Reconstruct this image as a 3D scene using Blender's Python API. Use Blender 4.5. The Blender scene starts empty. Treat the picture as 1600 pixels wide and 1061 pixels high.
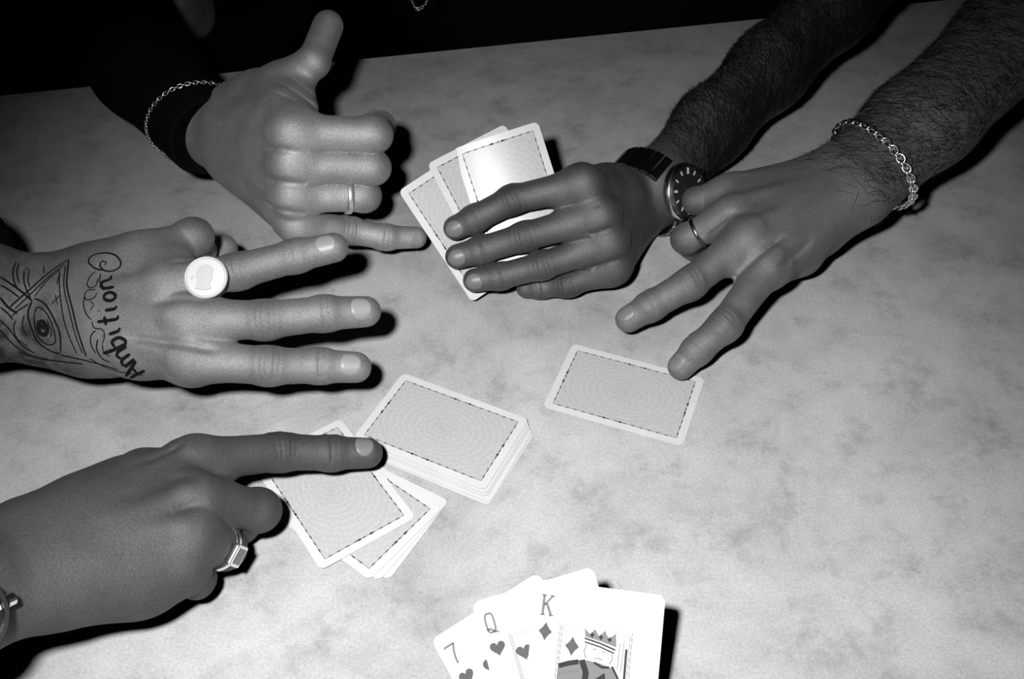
import bpy, bmesh, math, random
import numpy as np
from mathutils import Vector, Matrix
from mathutils.bvhtree import BVHTree

# All lengths below are millimetres on the table top (x right, y away, z up); MM turns them into metres.
MM = 0.001
scene = bpy.context.scene
col = scene.collection
random.seed(4)
rng = np.random.default_rng(7)

# ------------------------------------------------------------------ camera
PITCH = math.radians(44.71)
cam_data = bpy.data.cameras.new('camera')
cam_data.sensor_width = 36.0
cam_data.lens = 36.0 * 1555.0 / 1600.0
cam_data.clip_start = 0.01
cam_data.clip_end = 50.0
cam = bpy.data.objects.new('camera', cam_data)
cam.location = (0.0, -0.46534, 0.46065)
cam.rotation_euler = (math.pi / 2 - PITCH, 0.0, 0.0)
col.objects.link(cam)
scene.camera = cam

# ------------------------------------------------------------------ world, flash, exposure
world = bpy.data.worlds.new('night')
world.use_nodes = True
world.node_tree.nodes['Background'].inputs[0].default_value = (0.5, 0.5, 0.5, 1)
world.node_tree.nodes['Background'].inputs[1].default_value = 0.0015
scene.world = world
flash_data = bpy.data.lights.new('camera_flash', 'SPOT')
flash_data.energy = 20.5
flash_data.shadow_soft_size = 0.015
flash_data.spot_size = math.radians(87)
flash_data.spot_blend = 1.0
flash = bpy.data.objects.new('camera_flash', flash_data)
_up = Vector((0, math.sin(PITCH), math.cos(PITCH)))
flash.location = Vector(cam.location) + Vector((-0.064, 0, 0)) + _up * 0.044
_aim = Vector((0.005, -0.16, 0.0))
flash.rotation_euler = (_aim - flash.location).to_track_quat('-Z', 'Y').to_euler()
col.objects.link(flash)
scene.view_settings.view_transform = 'Standard'
scene.view_settings.look = 'None'
scene.view_settings.gamma = 1.0
scene.view_settings.use_curve_mapping = False
scene.view_settings.exposure = 0.0
scene.cycles.max_bounces = 4
scene.cycles.diffuse_bounces = 0

# ------------------------------------------------------------------ materials
MATS = {}
def new_mat(name):
    m = bpy.data.materials.new(name); m.use_nodes = True
    nt = m.node_tree
    return m, nt, nt.nodes['Principled BSDF']
def nd(nt, kind, **kw):
    n = nt.nodes.new(kind)
    for k, v in kw.items():
        if k.startswith('i_'):
            key = k[2:]
            n.inputs[int(key) if key.isdigit() else key.replace('_', ' ')].default_value = v
        else:
            setattr(n, k, v)
    return n
def g(v): return (v, v, v, 1.0)
def plain(name, v, rough=0.6, metal=0.0, spec=0.5):
    m, nt, b = new_mat(name)
    b.inputs['Base Color'].default_value = g(v)
    b.inputs['Roughness'].default_value = rough
    b.inputs['Metallic'].default_value = metal
    b.inputs['Specular IOR Level'].default_value = spec
    MATS[name] = m
    return m
def ramp(nt, src, stops):
    r = nd(nt, 'ShaderNodeValToRGB')
    e = r.color_ramp.elements
    while len(e) < len(stops): e.new(0.5)
    for k, (p, v) in enumerate(stops):
        e[k].position = p; e[k].color = g(v)
    nt.links.new(src, r.inputs[0])
    return r.outputs[0]
def mult(nt, a, b, f=1.0):
    m = nd(nt, 'ShaderNodeMix', data_type='RGBA', blend_type='MULTIPLY')
    m.inputs[0].default_value = f
    nt.links.new(a, m.inputs[6]); nt.links.new(b, m.inputs[7])
    return m.outputs[2]
def noise(nt, vec, scale, detail=4, rough=0.55, dist=0.0):
    n = nd(nt, 'ShaderNodeTexNoise')
    n.inputs['Scale'].default_value = scale; n.inputs['Detail'].default_value = detail
    n.inputs['Roughness'].default_value = rough; n.inputs['Distortion'].default_value = dist
    nt.links.new(vec, n.inputs['Vector'])
    return n.outputs[0]
def bump(nt, bsdf, h, strength, dist):
    bp = nd(nt, 'ShaderNodeBump')
    bp.inputs['Strength'].default_value = strength; bp.inputs['Distance'].default_value = dist
    nt.links.new(h, bp.inputs['Height']); nt.links.new(bp.outputs[0], bsdf.inputs['Normal'])
    return bp

def skin_mat(name, v, rough=0.72, spec=0.35, sheen=0.75):
    m, nt, b = new_mat(name)
    tc = nd(nt, 'ShaderNodeTexCoord').outputs['Object']
    c1 = ramp(nt, noise(nt, tc, 45, 5), [(0.3, v * 0.86), (0.7, v * 1.1)])
    fine = ramp(nt, noise(nt, tc, 900, 2), [(0.25, 0.78), (0.75, 1.14)])
    c = mult(nt, c1, fine)
    at = nd(nt, 'ShaderNodeAttribute', attribute_name='knuckle')
    if name == 'skin_tattoo_hand':      # grey-wash shading worked into the skin round the tattoo
        ik = nd(nt, 'ShaderNodeAttribute', attribute_name='ink_wash')
        sub = nd(nt, 'ShaderNodeMath', operation='MULTIPLY')
        nt.links.new(ik.outputs['Fac'], sub.inputs[0]); nt.links.new(ramp(nt, noise(nt, tc, 90, 3), [(0.35, 0.25), (0.65, 1.0)]), sub.inputs[1])
        c = mult(nt, c, ramp(nt, sub.outputs[0], [(0.0, 1.0), (1.0, 0.15)]))
    k = ramp(nt, at.outputs['Fac'], [(0.0, 1.0), (1.0, 0.5)])
    c = mult(nt, c, k)
    nt.links.new(c, b.inputs['Base Color'])
    b.inputs['Roughness'].default_value = rough
    b.inputs['Specular IOR Level'].default_value = spec
    b.inputs['Metallic'].default_value = sheen
    vor = nd(nt, 'ShaderNodeTexVoronoi', feature='DISTANCE_TO_EDGE')
    vor.inputs['Scale'].default_value = 900
    nt.links.new(tc, vor.inputs['Vector'])
    add = nd(nt, 'ShaderNodeMath', operation='ADD')
    nt.links.new(ramp(nt, vor.outputs[0], [(0.0, 0.0), (0.25, 1.0)]), add.inputs[0])
    nt.links.new(noise(nt, tc, 330, 4), add.inputs[1])
    bump(nt, b, add.outputs[0], 0.22, 0.0004)
    MATS[name] = m
    return m

skin_mat('skin_thumb_hand', 0.53, 0.70, 0.35, 0.82)
skin_mat('skin_tattoo_hand', 0.33, 0.72, 0.3, 0.75)
skin_mat('skin_pointing_hand', 0.135)
skin_mat('skin_card_hand', 0.18, 0.68, 0.3, 0.86)
skin_mat('skin_two_finger_hand', 0.27)
plain('nail_light', 0.30, 0.42, 0, 0.5)
plain('nail_dark', 0.19, 0.42, 0, 0.5)
plain('silver', 0.88, 0.24, 1.0)
plain('worn_silver', 0.85, 0.42, 1.0)
plain('steel', 0.30, 0.28, 1.0)
plain('dark_metal', 0.25, 0.3, 1.0)
plain('coin_silver', 0.82, 0.45, 0.3)
plain('coin_relief', 0.66, 0.5, 0.3)
plain('ink', 0.010, 0.7, 0, 0.05)
plain('hair', 0.012, 0.5, 0, 0.3)
plain('print_dark', 0.03, 0.6, 0, 0.12)
plain('print_red', 0.095, 0.6, 0, 0.12)
plain('print_mid', 0.17, 0.6, 0, 0.12)
plain('print_light', 0.45, 0.6, 0, 0.12)
plain('print_robe', 0.19, 0.6, 0, 0.12)
plain('black_leather', 0.012, 0.45)
plain('watch_dial', 0.02, 0.3)
plain('lume', 0.75, 0.4)
plain('floor_dark', 0.006, 0.9, 0, 0.1)

def cloth_mat(name, v):
    m, nt, b = new_mat(name)
    tc = nd(nt, 'ShaderNodeTexCoord').outputs['Object']
    nt.links.new(ramp(nt, noise(nt, tc, 60, 4), [(0.3, v * 0.8), (0.7, v * 1.2)]), b.inputs['Base Color'])
    b.inputs['Roughness'].default_value = 0.95
    b.inputs['Specular IOR Level'].default_value = 0.05
    bump(nt, b, noise(nt, tc, 500, 2), 0.3, 0.0005)
    MATS[name] = m
cloth_mat('black_cloth', 0.006)

def card_paper():
    m, nt, b = new_mat('card_paper')
    tc = nd(nt, 'ShaderNodeTexCoord').outputs['Object']
    nt.links.new(ramp(nt, noise(nt, tc, 40, 3), [(0.3, 0.72), (0.7, 0.78)]), b.inputs['Base Color'])
    b.inputs['Roughness'].default_value = 0.35
    MATS['card_paper'] = m
    # the printed back: fine rosette screen over a grey ground
    m, nt, b = new_mat('card_back_print')
    tc = nd(nt, 'ShaderNodeTexCoord').outputs['Object']
    ln = nd(nt, 'ShaderNodeVectorMath', operation='LENGTH')
    mp = nd(nt, 'ShaderNodeMapping'); mp.inputs['Scale'].default_value = (1.35, 1.0, 1.0)
    nt.links.new(tc, mp.inputs['Vector']); nt.links.new(mp.outputs[0], ln.inputs[0])
    dist = noise(nt, tc, 260, 3)
    ad = nd(nt, 'ShaderNodeMath', operation='MULTIPLY_ADD'); ad.inputs[1].default_value = 0.004
    nt.links.new(dist, ad.inputs[0]); nt.links.new(ln.outputs['Value'], ad.inputs[2])
    sn = nd(nt, 'ShaderNodeMath', operation='MULTIPLY'); sn.inputs[1].default_value = 1500.0
    nt.links.new(ad.outputs[0], sn.inputs[0])
    si = nd(nt, 'ShaderNodeMath', operation='SINE'); nt.links.new(sn.outputs[0], si.inputs[0])
    rings = ramp(nt, si.outputs[0], [(0.0, 0.965), (1.0, 1.03)])
    base = ramp(nt, noise(nt, tc, 700, 3, 0.7), [(0.3, 0.50), (0.7, 0.63)])
    nt.links.new(mult(nt, base, rings), b.inputs['Base Color'])
    b.inputs['Roughness'].default_value = 0.35
    MATS['card_back_print'] = m
card_paper()

def stone():
    m, nt, b = new_mat('table_stone')
    tc = nd(nt, 'ShaderNodeTexCoord').outputs['Object']
    big = ramp(nt, noise(nt, tc, 6.5, 7, 0.66, 0.15), [(0.28, 0.40), (0.50, 0.58), (0.72, 0.68)])
    mid = ramp(nt, noise(nt, tc, 30, 8, 0.72, 0.1), [(0.28, 0.62), (0.48, 0.95), (0.7, 1.06)])
    fine = ramp(nt, noise(nt, tc, 650, 3, 0.8), [(0.25, 0.74), (0.75, 1.16)])
    speck = nd(nt, 'ShaderNodeTexVoronoi'); speck.inputs['Scale'].default_value = 55
    nt.links.new(tc, speck.inputs['Vector'])
    sp = ramp(nt, speck.outputs['Distance'], [(0.03, 0.55), (0.10, 1.0)])
    msk = ramp(nt, noise(nt, tc, 16, 2), [(0.60, 0.0), (0.68, 1.0)])
    mx = nd(nt, 'ShaderNodeMix', data_type='RGBA')
    mx.inputs[6].default_value = g(1.0)
    nt.links.new(msk, mx.inputs[0]); nt.links.new(sp, mx.inputs[7])
    # faint wandering veins
    w = nd(nt, 'ShaderNodeTexNoise'); w.inputs['Scale'].default_value = 4.2; w.inputs['Detail'].default_value = 7
    w.inputs['Distortion'].default_value = 1.5
    nt.links.new(tc, w.inputs['Vector'])
    ab = nd(nt, 'ShaderNodeMath', operation='SUBTRACT'); ab.inputs[1].default_value = 0.5
    nt.links.new(w.outputs[0], ab.inputs[0])
    ab2 = nd(nt, 'ShaderNodeMath', operation='ABSOLUTE'); nt.links.new(ab.outputs[0], ab2.inputs[0])
    vein = ramp(nt, ab2.outputs[0], [(0.0, 0.93), (0.03, 1.0)])
    c = mult(nt, big, mid); c = mult(nt, c, fine); c = mult(nt, c, mx.outputs[2]); c = mult(nt, c, vein)
    nt.links.new(c, b.inputs['Base Color'])
    b.inputs['Roughness'].default_value = 0.62
    b.inputs['Specular IOR Level'].default_value = 0.25
    bump(nt, b, noise(nt, tc, 300, 4), 0.15, 0.0004)
    MATS['table_stone'] = m
stone()

# ------------------------------------------------------------------ object helpers
def V(p): return np.array(p, dtype=float)
def nrm(v):
    v = np.asarray(v, float); return v / max(1e-9, np.linalg.norm(v))
def adopt(o, parent):
    if parent is None: return o
    o.parent = parent
    if parent.type == 'EMPTY': o.location = -parent.location
    return o
def mesh_obj(name, verts, faces, mat, parent=None, smooth=False, mm=True):
    me = bpy.data.meshes.new(name)
    v = np.asarray(verts, float) * (MM if mm else 1.0)
    me.from_pydata(v.tolist(), [], faces if isinstance(faces, list) else faces.tolist())
    me.update()
    if smooth: me.polygons.foreach_set('use_smooth', [True] * len(me.polygons))
    if mat: me.materials.append(MATS[mat])
    o = bpy.data.objects.new(name, me); col.objects.link(o)
    return adopt(o, parent)
def tag(o, label=None, cat=None, group=None, kind=None):
    if label: o['label'] = label
    if cat: o['category'] = cat
    if group: o['group'] = group
    if kind: o['kind'] = kind
    return o
def empty(name, loc=(0, 0, 0)):
    o = bpy.data.objects.new(name, None); o.empty_display_size = 0.02
    o.location = Vector(loc) * MM; col.objects.link(o); return o
class MB:
    def __init__(s): s.v = []; s.f = []
    def add(s, v, f):
        n = len(s.v); s.v += [tuple(map(float, p)) for p in v]; s.f += [tuple(i + n for i in q) for q in f]
    def box(s, c, ax, ay, az, hx, hy, hz):
        c, ax, ay, az = V(c), V(ax), V(ay), V(az)
        v = [c + ax * hx * i + ay * hy * j + az * hz * k for k in (-1, 1) for j in (-1, 1) for i in (-1, 1)]
        s.add(v, [(0, 2, 3, 1), (4, 5, 7, 6), (0, 1, 5, 4), (2, 6, 7, 3), (0, 4, 6, 2), (1, 3, 7, 5)])
    def tube(s, pts, r, seg=8, closed=False, flat=None):
        pts = [V(p) for p in pts]; n = len(pts); rings = []
        up = V((0.13, 0.31, 0.94))
        for i in range(n):
            t = nrm(pts[(i + 1) % n] - pts[i - 1]) if closed else nrm(pts[min(i + 1, n - 1)] - pts[max(i - 1, 0)])
            a = nrm(np.cross(t, up)); b = np.cross(t, a)
            rr = r[i] if hasattr(r, '__len__') else r
            rings.append([pts[i] + (a * math.cos(q) + b * math.sin(q)) * rr for q in [2 * math.pi * k / seg for k in range(seg)]])
        v = [p for R in rings for p in R]; f = []
        for i in range(n if closed else n - 1):
            j = (i + 1) % n
            for k in range(seg):
                l = (k + 1) % seg
                f.append((i * seg + k, i * seg + l, j * seg + l, j * seg + k))
        if not closed:
            f.append(tuple(range(seg))[::-1]); f.append(tuple((n - 1) * seg + k for k in range(seg)))
        s.add(v, f)
    def lathe(s, c, ax, prof, seg=32):          # prof: (radius, height) pairs, closed loop round axis ax
        ax = nrm(ax); a = nrm(np.cross(ax, (0.3, 0.2, 0.93))) ; b = np.cross(ax, a); c = V(c)
        v = []; m = len(prof)
        for k in range(seg):
            q = 2 * math.pi * k / seg
            for (r, h) in prof: v.append(c + ax * h + (a * math.cos(q) + b * math.sin(q)) * r)
        f = [(k * m + i, ((k + 1) % seg) * m + i, ((k + 1) % seg) * m + (i + 1) % m, k * m + (i + 1) % m) for k in range(seg) for i in range(m)]
        s.add(v, f)
    def build(s, name, mat, parent=None, smooth=False): return mesh_obj(name, s.v, s.f, mat, parent, smooth)

# ------------------------------------------------------------------ implicit surfaces (bodies and clothes)
def smin(a, b, k):
    h = np.maximum(F4(k) - np.abs(a - b), F4(0))
    return np.minimum(a, b) - h * h * F4(0.25 / k)
def smax(a, b, k): return -smin(-a, -b, k)
F4 = np.float32
def cone(a, b, ra, rb, n=None, s=1.0): return (V(a).astype(F4), V(b).astype(F4), F4(ra), F4(rb), None if n is None else nrm(n).astype(F4), F4(s))
def d_cone(p, c):
    a, b, ra, rb, n, s = c
    ba = b - a; l2 = F4(max(float(ba @ ba), 1e-6))
    pa = p - a
    t = np.clip(pa @ ba / l2, 0, 1)
    q = pa - t[:, None] * ba
    d2 = np.einsum('ij,ij->i', q, q)
    if n is not None:
        qn = q @ n; d2 = d2 + qn * qn * (s * s - 1)
    return np.sqrt(d2) - (ra + (rb - ra) * t)
def far(c, lo, hi, m):
    a, b, ra, rb, n, s = c
    r = max(ra, rb) + m
    return bool(np.any(np.minimum(a, b) - r > hi) or np.any(np.maximum(a, b) + r < lo))
class Body:
    """palm-like mass blended softly, plus limbs (chains) whose neighbours meet in a crease"""
    def __init__(s): s.mass = []; s.chains = []; s.creases = []; s.cuts = []; s.nails = []; s.knuckles = []; s.grooves = []
    def eval(s, p):
        lo, hi = p.min(0), p.max(0)
        p = p.astype(F4); mass = np.full(len(p), 60.0, F4)
        for c, k in s.mass:
            if not far(c, lo, hi, 26): mass = smin(mass, d_cone(p, c), k)
        tot = mass
        for ch in s.chains:
            segs, kb, ks, kx = ch
            if all(far(c, lo, hi, 22) for c in segs): continue
            d0 = d_cone(p, segs[0])
            base = smin(mass, d0, kb)
            f = d0
            for c in segs[1:]: f = smin(f, d_cone(p, c), ks)
            tot = np.minimum(tot, base)
            tot = smin(tot, f, kx)
        for c, k in s.cuts:
            if not far(c, lo, hi, 20): tot = smax(tot, -d_cone(p, c), k)
        for (j, d, n, sd, r, lines) in s.creases:
            if np.any(j - 22 > hi) or np.any(j + 22 < lo): continue
            q = p - j
            t = q @ d; h = q @ n; w = q @ sd
            m = np.clip((h / r - 0.05) * 1.6, 0, 1) * (np.abs(t) < 12) * np.clip((1.22 - np.sqrt(h * h + w * w) / r) * 6, 0, 1)
            if not m.any(): continue
            for (t0, wd, dp, bend) in lines:
                x = t - t0 - bend * (w / r) ** 2
                tot = tot + m * dp * np.exp(-(x / wd) ** 2)
        for (a, t, n, x, L, wd, dp) in s.grooves:
            m0 = (lo + hi) / 2 - a - t * L / 2
            if np.linalg.norm(m0) > L / 2 + np.linalg.norm(hi - lo) / 2 + 30: continue
            q = p - a
            u = q @ t; v = q @ x; w = q @ n
            m = np.clip(np.minimum(u + 2, L + 2 - u) / 9.0, 0, 1) * (np.abs(w) < 16)
            tot = tot + m * dp * np.exp(-(v / wd) ** 2)
        return tot
    def bounds(s):
        cs = [c for c, k in s.mass] + [c for ch in s.chains for c in ch[0]]
        lo = np.min([np.minimum(c[0], c[1]) - max(c[2], c[3]) - 8 for c in cs], 0)
        hi = np.max([np.maximum(c[0], c[1]) + max(c[2], c[3]) + 8 for c in cs], 0)
        return lo, hi
    def mesh(s, h):
        lo, hi = s.bounds(); B = 8
        nb = np.ceil((hi - lo) / (h * B)).astype(int)
        N = nb * B
        I = np.stack(np.meshgrid(*[np.arange(k) for k in nb], indexing='ij'), -1).reshape(-1, 3)
        cen = lo + (I * B + (B - 1) / 2) * h
        dc = np.concatenate([s.eval(cen[i:i + 4000]) for i in range(0, len(cen), 4000)])
        grid = np.repeat(np.repeat(np.repeat(dc.reshape(nb), B, 0), B, 1), B, 2).astype(np.float32)
        need = I[np.abs(dc) < h * B * 1.25 + 2.5]
        off = np.stack(np.meshgrid(*[np.arange(B)] * 3, indexing='ij'), -1).reshape(-1, 3)
        # neighbouring blocks together, so that far limbs can be skipped
        key = (need[:, 0] // 3) * 1000000 + (need[:, 1] // 3) * 1000 + (need[:, 2] // 3)
        need = need[np.argsort(key, kind='stable')]; key = np.sort(key)
        cuts = np.flatnonzero(np.diff(key)) + 1
        for blk in np.split(need, cuts):
            idx = (blk[:, None, :] * B + off[None]).reshape(-1, 3)
            grid[idx[:, 0], idx[:, 1], idx[:, 2]] = s.eval(lo + idx * h)
        return surface_net(grid, lo, h)
def surface_net(G, lo, h):
    ins = G < 0
    c = [ins[i:ins.shape[0] - 1 + i, j:ins.shape[1] - 1 + j, k:ins.shape[2] - 1 + k] for i in (0, 1) for j in (0, 1) for k in (0, 1)]
    cnt = sum(x.astype(np.int8) for x in c)
    act = np.argwhere((cnt > 0) & (cnt < 8))
    vid = np.full(cnt.shape, -1, np.int32)
    vid[act[:, 0], act[:, 1], act[:, 2]] = np.arange(len(act))
    corners = np.array([(i, j, k) for i in (0, 1) for j in (0, 1) for k in (0, 1)])
    val = np.stack([G[act[:, 0] + a, act[:, 1] + b, act[:, 2] + d] for a, b, d in corners], 1)
    acc = np.zeros((len(act), 3)); num = np.zeros(len(act))
    for i in range(8):
        for j in range(i + 1, 8):
            if np.abs(corners[i] - corners[j]).sum() != 1: continue
            x = (val[:, i] < 0) != (val[:, j] < 0)
            t = np.where(x, val[:, i] / np.where(x, val[:, i] - val[:, j], 1), 0)
            acc += np.where(x[:, None], corners[i] + t[:, None] * (corners[j] - corners[i]), 0)
            num += x
    verts = lo + (act + acc / num[:, None]) * h
    faces = []
    for ax in range(3):
        sl0 = [slice(None)] * 3; sl1 = [slice(None)] * 3
        sl0[ax] = slice(0, -1); sl1[ax] = slice(1, None)
        a, b = ins[tuple(sl0)], ins[tuple(sl1)]
        e = np.argwhere(a != b)
        o1, o2 = [(1, 2), (2, 0), (0, 1)][ax]
        ok = (e[:, o1] > 0) & (e[:, o2] > 0); e = e[ok]
        flip = a[e[:, 0], e[:, 1], e[:, 2]]
        q = []
        for d1, d2 in ((-1, -1), (0, -1), (0, 0), (-1, 0)):
            ee = e.copy(); ee[:, o1] += d1; ee[:, o2] += d2
            ee = np.minimum(ee, np.array(vid.shape) - 1)
            q.append(vid[ee[:, 0], ee[:, 1], ee[:, 2]])
        q = np.stack(q, 1)
        q[~flip] = q[~flip][:, ::-1]
        faces.append(q[(q >= 0).all(1)])
    return verts, np.concatenate(faces)
def big_mesh(name, verts, quads, mat, parent=None):
    me = bpy.data.meshes.new(name)
    me.vertices.add(len(verts)); me.vertices.foreach_set('co', (verts * MM).astype(np.float32).ravel())
    nq = len(quads)
    me.loops.add(nq * 4); me.loops.foreach_set('vertex_index', quads.astype(np.int32).ravel())
    me.polygons.add(nq)
    me.polygons.foreach_set('loop_start', np.arange(0, nq * 4, 4, dtype=np.int32))
    me.polygons.foreach_set('use_smooth', np.ones(nq, bool))
    me.update(calc_edges=True); me.validate()
    me.materials.append(MATS[mat])
    o = bpy.data.objects.new(name, me); col.objects.link(o)
    return adopt(o, parent)

# ------------------------------------------------------------------ hands
RAD = [(11.0, 10.2, 9.2, 8.4), (11.3, 10.4, 9.4, 8.5), (10.6, 9.8, 8.9, 8.1), (9.5, 8.8, 7.9, 7.1)]
def frame(d, side, sgn):
    d = nrm(d); s = nrm(side - d * (side @ d)); return d, nrm(sgn * np.cross(s, d)), s
def make_hand(right, W, F, M, fingers, thumb, scale=1.0, wrist=(29, 1.42), arm_r=(33, 42), thin=None,
              nails=(1, 1, 1, 1, 1), extra=(), fold=(0, 0, 0, 0), tendons=True, frad=None, knob=1.0, twist=(0, 0, 0, 0, 0), arm_s=1.2, thumb_back=(0, 0, 1), trad=(13.5, 11.6, 10.6, 8.9), nail_at=(-7.5, 4.0), folds=(), web=1.0, lines=(), flesh=(8.5, 4.0)):
    B = Body(); sg = 1.0 if right else -1.0
    M = [V(m) for m in M]; W = V(W)
    mid = (M[1] + M[2]) / 2
    side = nrm(M[3] - M[0]); fwd = nrm(mid - W)
    n = nrm(sg * np.cross(side, fwd)); side = nrm(np.cross(fwd, n)) * (1 if right else -1)
    lat = nrm(np.cross(n, fwd))
    if lat @ (M[3] - M[0]) < 0: lat = -lat
    B.n, B.fwd, B.lat = n, fwd, lat
    frad = frad or RAD
    # wrist and forearm
    r0, s0 = wrist
    F = [V(f) for f in F]
    seq = [W] + F
    rr = [r0] + list(np.linspace(arm_r[0], arm_r[1], len(F)))
    ax0 = nrm(W - F[0])
    nn = nrm(n - ax0 * (n @ ax0))
    for i in range(len(seq) - 1):
        sA = s0 if i == 0 else arm_s
        B.mass.append((cone(seq[i], seq[i + 1], rr[i], rr[i + 1], nn, sA), 18))
    # metacarpals
    for i, m in enumerate(M):
        w = W + lat * (-15 + 10 * i) * scale + fwd * 4
        r1 = frad[i][0] * 1.12 * scale
        B.mass.append((cone(w, m - n * 1.5, 15.5 * scale, r1, None), 13))
        B.mass.append((cone(m - n * 1.0 - fwd * 2, m + n * 1.2, r1 * 0.98, r1 * 0.9 * knob), 7))
        if tendons:
            B.mass.append((cone(m + n * (r1 - 2.3) - fwd * 6, W + lat * (-6 + 4 * i) + n * 9 + fwd * 14, 3.0, 2.0), 6))
    for i in range(3):          # flesh between the knuckles
        B.mass.append((cone(M[i] - n * flesh[1] - fwd * 4, M[i + 1] - n * flesh[1] - fwd * 4, flesh[0], flesh[0]), 9))
        c = (M[i] + M[i + 1]) / 2
        B.mass.append((cone(c - n * 1.5 - fwd * 12, W + lat * (-9 + 9 * i) + fwd * 14, 9.5 * scale, 13 * scale), 10))
    # heel of the hand and ball of the thumb
    B.mass.append((cone(W - n * 6 + lat * 16 + fwd * 14, M[3] - n * 7 - fwd * 16, 13 * scale, 11 * scale), 12))
    cmc, tm, ti, tt = [V(t) for t in thumb]
    tr = np.array(trad) * scale; B.nail_at = nail_at
    B.mass.append((cone(cmc, tm, 14.5 * scale, tr[1] + 0.4), 14))
    B.mass.append((cone(cmc * 0.55 + W * 0.45 - n * 5, tm * 0.35 + cmc * 0.65 - n * 4, 14 * scale, 12.5 * scale), 14))
    B.mass.append((cone(cmc * 0.5 + M[0] * 0.5 - n * 3, tm * 0.55 + M[0] * 0.45 - n * 2, 10 * scale, 6.5 * scale), 14))
    B.chains.append(([cone(tm, ti, tr[1], tr[2]), cone(ti, tt, tr[2], tr[3])], 8, 4, 1.5))
    # fingers
    for i, (m, fj) in enumerate(zip(M, fingers)):
        r = np.array(frad[i]) * scale
        p, d, t = [V(x) for x in fj]
        segs = [cone(m, p, r[0], r[1] - 0.3), cone(p, d, r[1] - 0.2, r[2]), cone(d, t, r[2] - 0.1, r[3])]
        ang = (nrm(p - m) @ nrm(d - p))
        segs.append(cone(p - nrm(p - m) * 1.5, p + nrm(d - p) * 1.5, r[1] + 0.1, r[1] + 0.05))
        segs.append(cone(d - nrm(t - d) * 1.2, d + nrm(t - d) * 1.2, r[2] + 0.05, r[2]))
        B.chains.append((segs, 8.0, 3.2, 0.35))
        dd = []
        for a, b in ((m, p), (p, d), (d, t)):
            dd.append(frame(b - a, lat, sg))
        B.__dict__.setdefault('frames', []).append((m, p, d, t, r, dd))
        # skin folds over the joints
        pd, pn, ps = frame(nrm(p - m) + nrm(d - p), lat, sg)
        straight = ang > 0.75
        if straight:
            B.creases.append((p, pd, pn, ps, r[1], [(-5.0, 1.0, 0.6, 1.6), (-2.2, 1.0, 0.8, 0.8), (0.6, 0.9, 0.6, 0.0), (3.4, 1.0, 0.8, -0.8), (6.0, 1.0, 0.5, -1.6)]))
        qd, qn, qs = frame(nrm(d - p) + nrm(t - d), lat, sg)
        B.creases.append((d, qd, qn, qs, r[2], [(-1.4, 0.9, 0.9, 0.5), (1.6, 0.9, 0.4, -0.3)]))
        B.knuckles += [(p, pn, 7.5, r[1], 1.0), (d, qn, 4.5, r[2], 0.6)]
        if nails[i + 1]:
            q = frame(t - d, lat, sg); rot = twist[i + 1]
            B.nails.append((d, t, r[2], r[3], q[0], q[1] * math.cos(rot) + q[2] * math.sin(rot)))
    for i in range(3):          # webs
        a, b = V(fingers[i][0]) - M[i], V(fingers[i + 1][0]) - M[i + 1]
        if web > 0 and nrm(a) @ nrm(b) > 0.72:
            B.mass.append((cone(M[i] + a * 0.36 - n * 2, M[i + 1] + b * 0.36 - n * 2, 5.0 * scale * web, 5.0 * scale * web), 9))
    if nails[0]:
        td = nrm(tt - ti); w = V(thumb_back)
        B.nails.append((ti, tt, tr[2], tr[3], td, nrm(w - td * (w @ td))))
    for (j, d, cn, r, fl) in folds:
        d = nrm(d); cn = nrm(V(cn) - d * (V(cn) @ d))
        B.creases.append((V(j), d, cn, np.cross(d, cn), r, fl))
    for (a, b, gn, wd, dp) in lines:
        a, b = V(a), V(b); L = np.linalg.norm(b - a); t = (b - a) / L; gn = nrm(V(gn) - t * (V(gn) @ t))
        B.grooves.append((a.astype(F4), t.astype(F4), gn.astype(F4), np.cross(gn, t).astype(F4), F4(L), F4(wd), F4(dp)))
    for e in extra: B.mass.append((cone(*e[:4]), e[4] if len(e) > 4 else 10))
    B.W = W; B.F = F; B.M = M
    return B
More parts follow.
